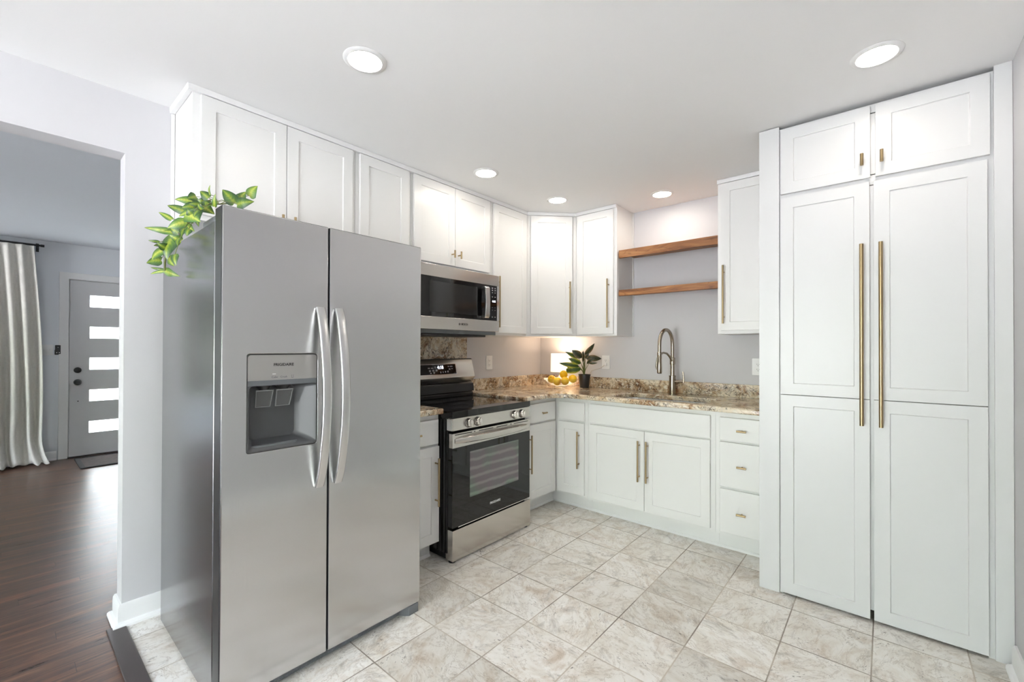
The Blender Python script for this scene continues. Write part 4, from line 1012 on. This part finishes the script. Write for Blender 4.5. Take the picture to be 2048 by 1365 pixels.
obj('stem', bm, STEM, iv, smooth=60)

pp = thing('potted_plant', 'small leafy plant in a black pot on the worktop beside the fruit', 'plant', (.578, -.108, TZ))
pc = V((.578, -.108, TZ))
bm = newbm(); lathe(bm, pc, [(0, 0), (.039, 0), (.041, .003), (.0525, .112), (.055, .113), (.055, .122), (.050, .122), (.048, .104), (0, .104)], 32); obj('pot', bm, BLACKP, pp)
bm = newbm(); lathe(bm, pc, [(0, .106), (.048, .105), (.048, .1), (0, .1)], 24); obj('soil', bm, SOIL, pp)
# leaf: base x y z, tip x y z, width, dark?, roll, droop
drac = [(0.601, -0.144, 1.21, 0.699, -0.138, 1.315, 0.0483, 1, 0.28, 0), (0.561, -0.119, 1.183, 0.491, -0.184, 1.253, 0.0685, 1, -0.04, 0), (0.512, -0.099, 1.179, 0.447, -0.218, 1.236, 0.0408, 0, -0.15, 0.18),
        (0.561, -0.137, 1.133, 0.488, -0.233, 1.178, 0.0524, 0, -0.14, 0.12), (0.547, -0.144, 1.106, 0.411, -0.268, 1.134, 0.0475, 0, -0.09, 0.24), (0.55, -0.115, 1.084, 0.42, -0.233, 1.057, 0.0643, 0, -0.05, 0.78),
        (0.599, -0.12, 1.181, 0.721, -0.052, 1.178, 0.0607, 1, 0.01, 0.6), (0.61, -0.124, 1.131, 0.691, -0.119, 1.19, 0.0363, 1, -0.3, 0.18), (0.644, -0.142, 1.135, 0.716, -0.121, 1.14, 0.0216, 1, 0.14, 0.24),
        (0.577, -0.132, 1.144, 0.594, -0.156, 1.251, 0.0243, 1, 0.03, 0), (0.607, -0.146, 1.179, 0.646, -0.147, 1.225, 0.0338, 1, -0.15, 0), (0.511, -0.103, 1.101, 0.44, -0.203, 1.102, 0.0408, 0, 0.04, 0.48),
        (0.558, -0.094, 1.156, 0.568, -0.13, 1.241, 0.0209, 1, 0.07, 0)]
bm = newbm()
root_ = pc+V((0, 0, .104))
for bx_, by_, bz_, tx_, ty_, tz_, wd_, dk, tl_, dr in drac:
    b = V((bx_, by_, bz_))
    leaf(pp, b, (tx_, ty_, tz_), wd_, DRACD if dk else DRAC, heart=False, droop=dr, tilt=tl_, fold=.3)
    m1 = root_.lerp(b, .5); m1.x = root_.x+(b.x-root_.x)*.3
    tube(bm, [root_+V((random.uniform(-.006, .006), 0, 0)), m1, b], [.0032, .0026, .0018], 7)
obj('stem', bm, STEM, pp, smooth=60)

# ------------------------------------------------------------------ recessed ceiling lights
DL = [((1.045, -2.591), 'round recessed ceiling light nearest the fridge'), ((2.627, -1.295), 'round recessed ceiling light in front of the pantry'),
      ((.627, -1.449), 'round recessed ceiling light in front of the microwave cabinet'), ((.689, -.702), 'round recessed ceiling light by the diagonal corner cabinet'), ((1.370, -.305), 'round recessed ceiling light above the sink and open shelves')]
g0 = None
for (x, y), lb in DL:
    if g0 is None:
        g0 = thing('recessed_light', lb, 'ceiling light', (x, y, H), 'recessed ceiling lights')
        bm = newbm(); lathe(bm, (x, y, H), [(.064, -.004), (.066, -.007), (.078, -.006), (.085, -.001), (.085, -.0002), (.060, -.0002)], 48); obj('trim_ring', bm, PLATE, g0, smooth=50)
        bm = newbm(); lathe(bm, (x, y, H), [(0, -.0045), (.064, -.0045), (.064, -.001), (0, -.001)], 40); obj('diffuser', bm, LED, g0)
    else:
        q = g0.copy(); C.objects.link(q); q['label'] = lb; q.location = (x, y, H)
        for ch in list(g0.children):
            c = ch.copy(); C.objects.link(c); c.parent = q
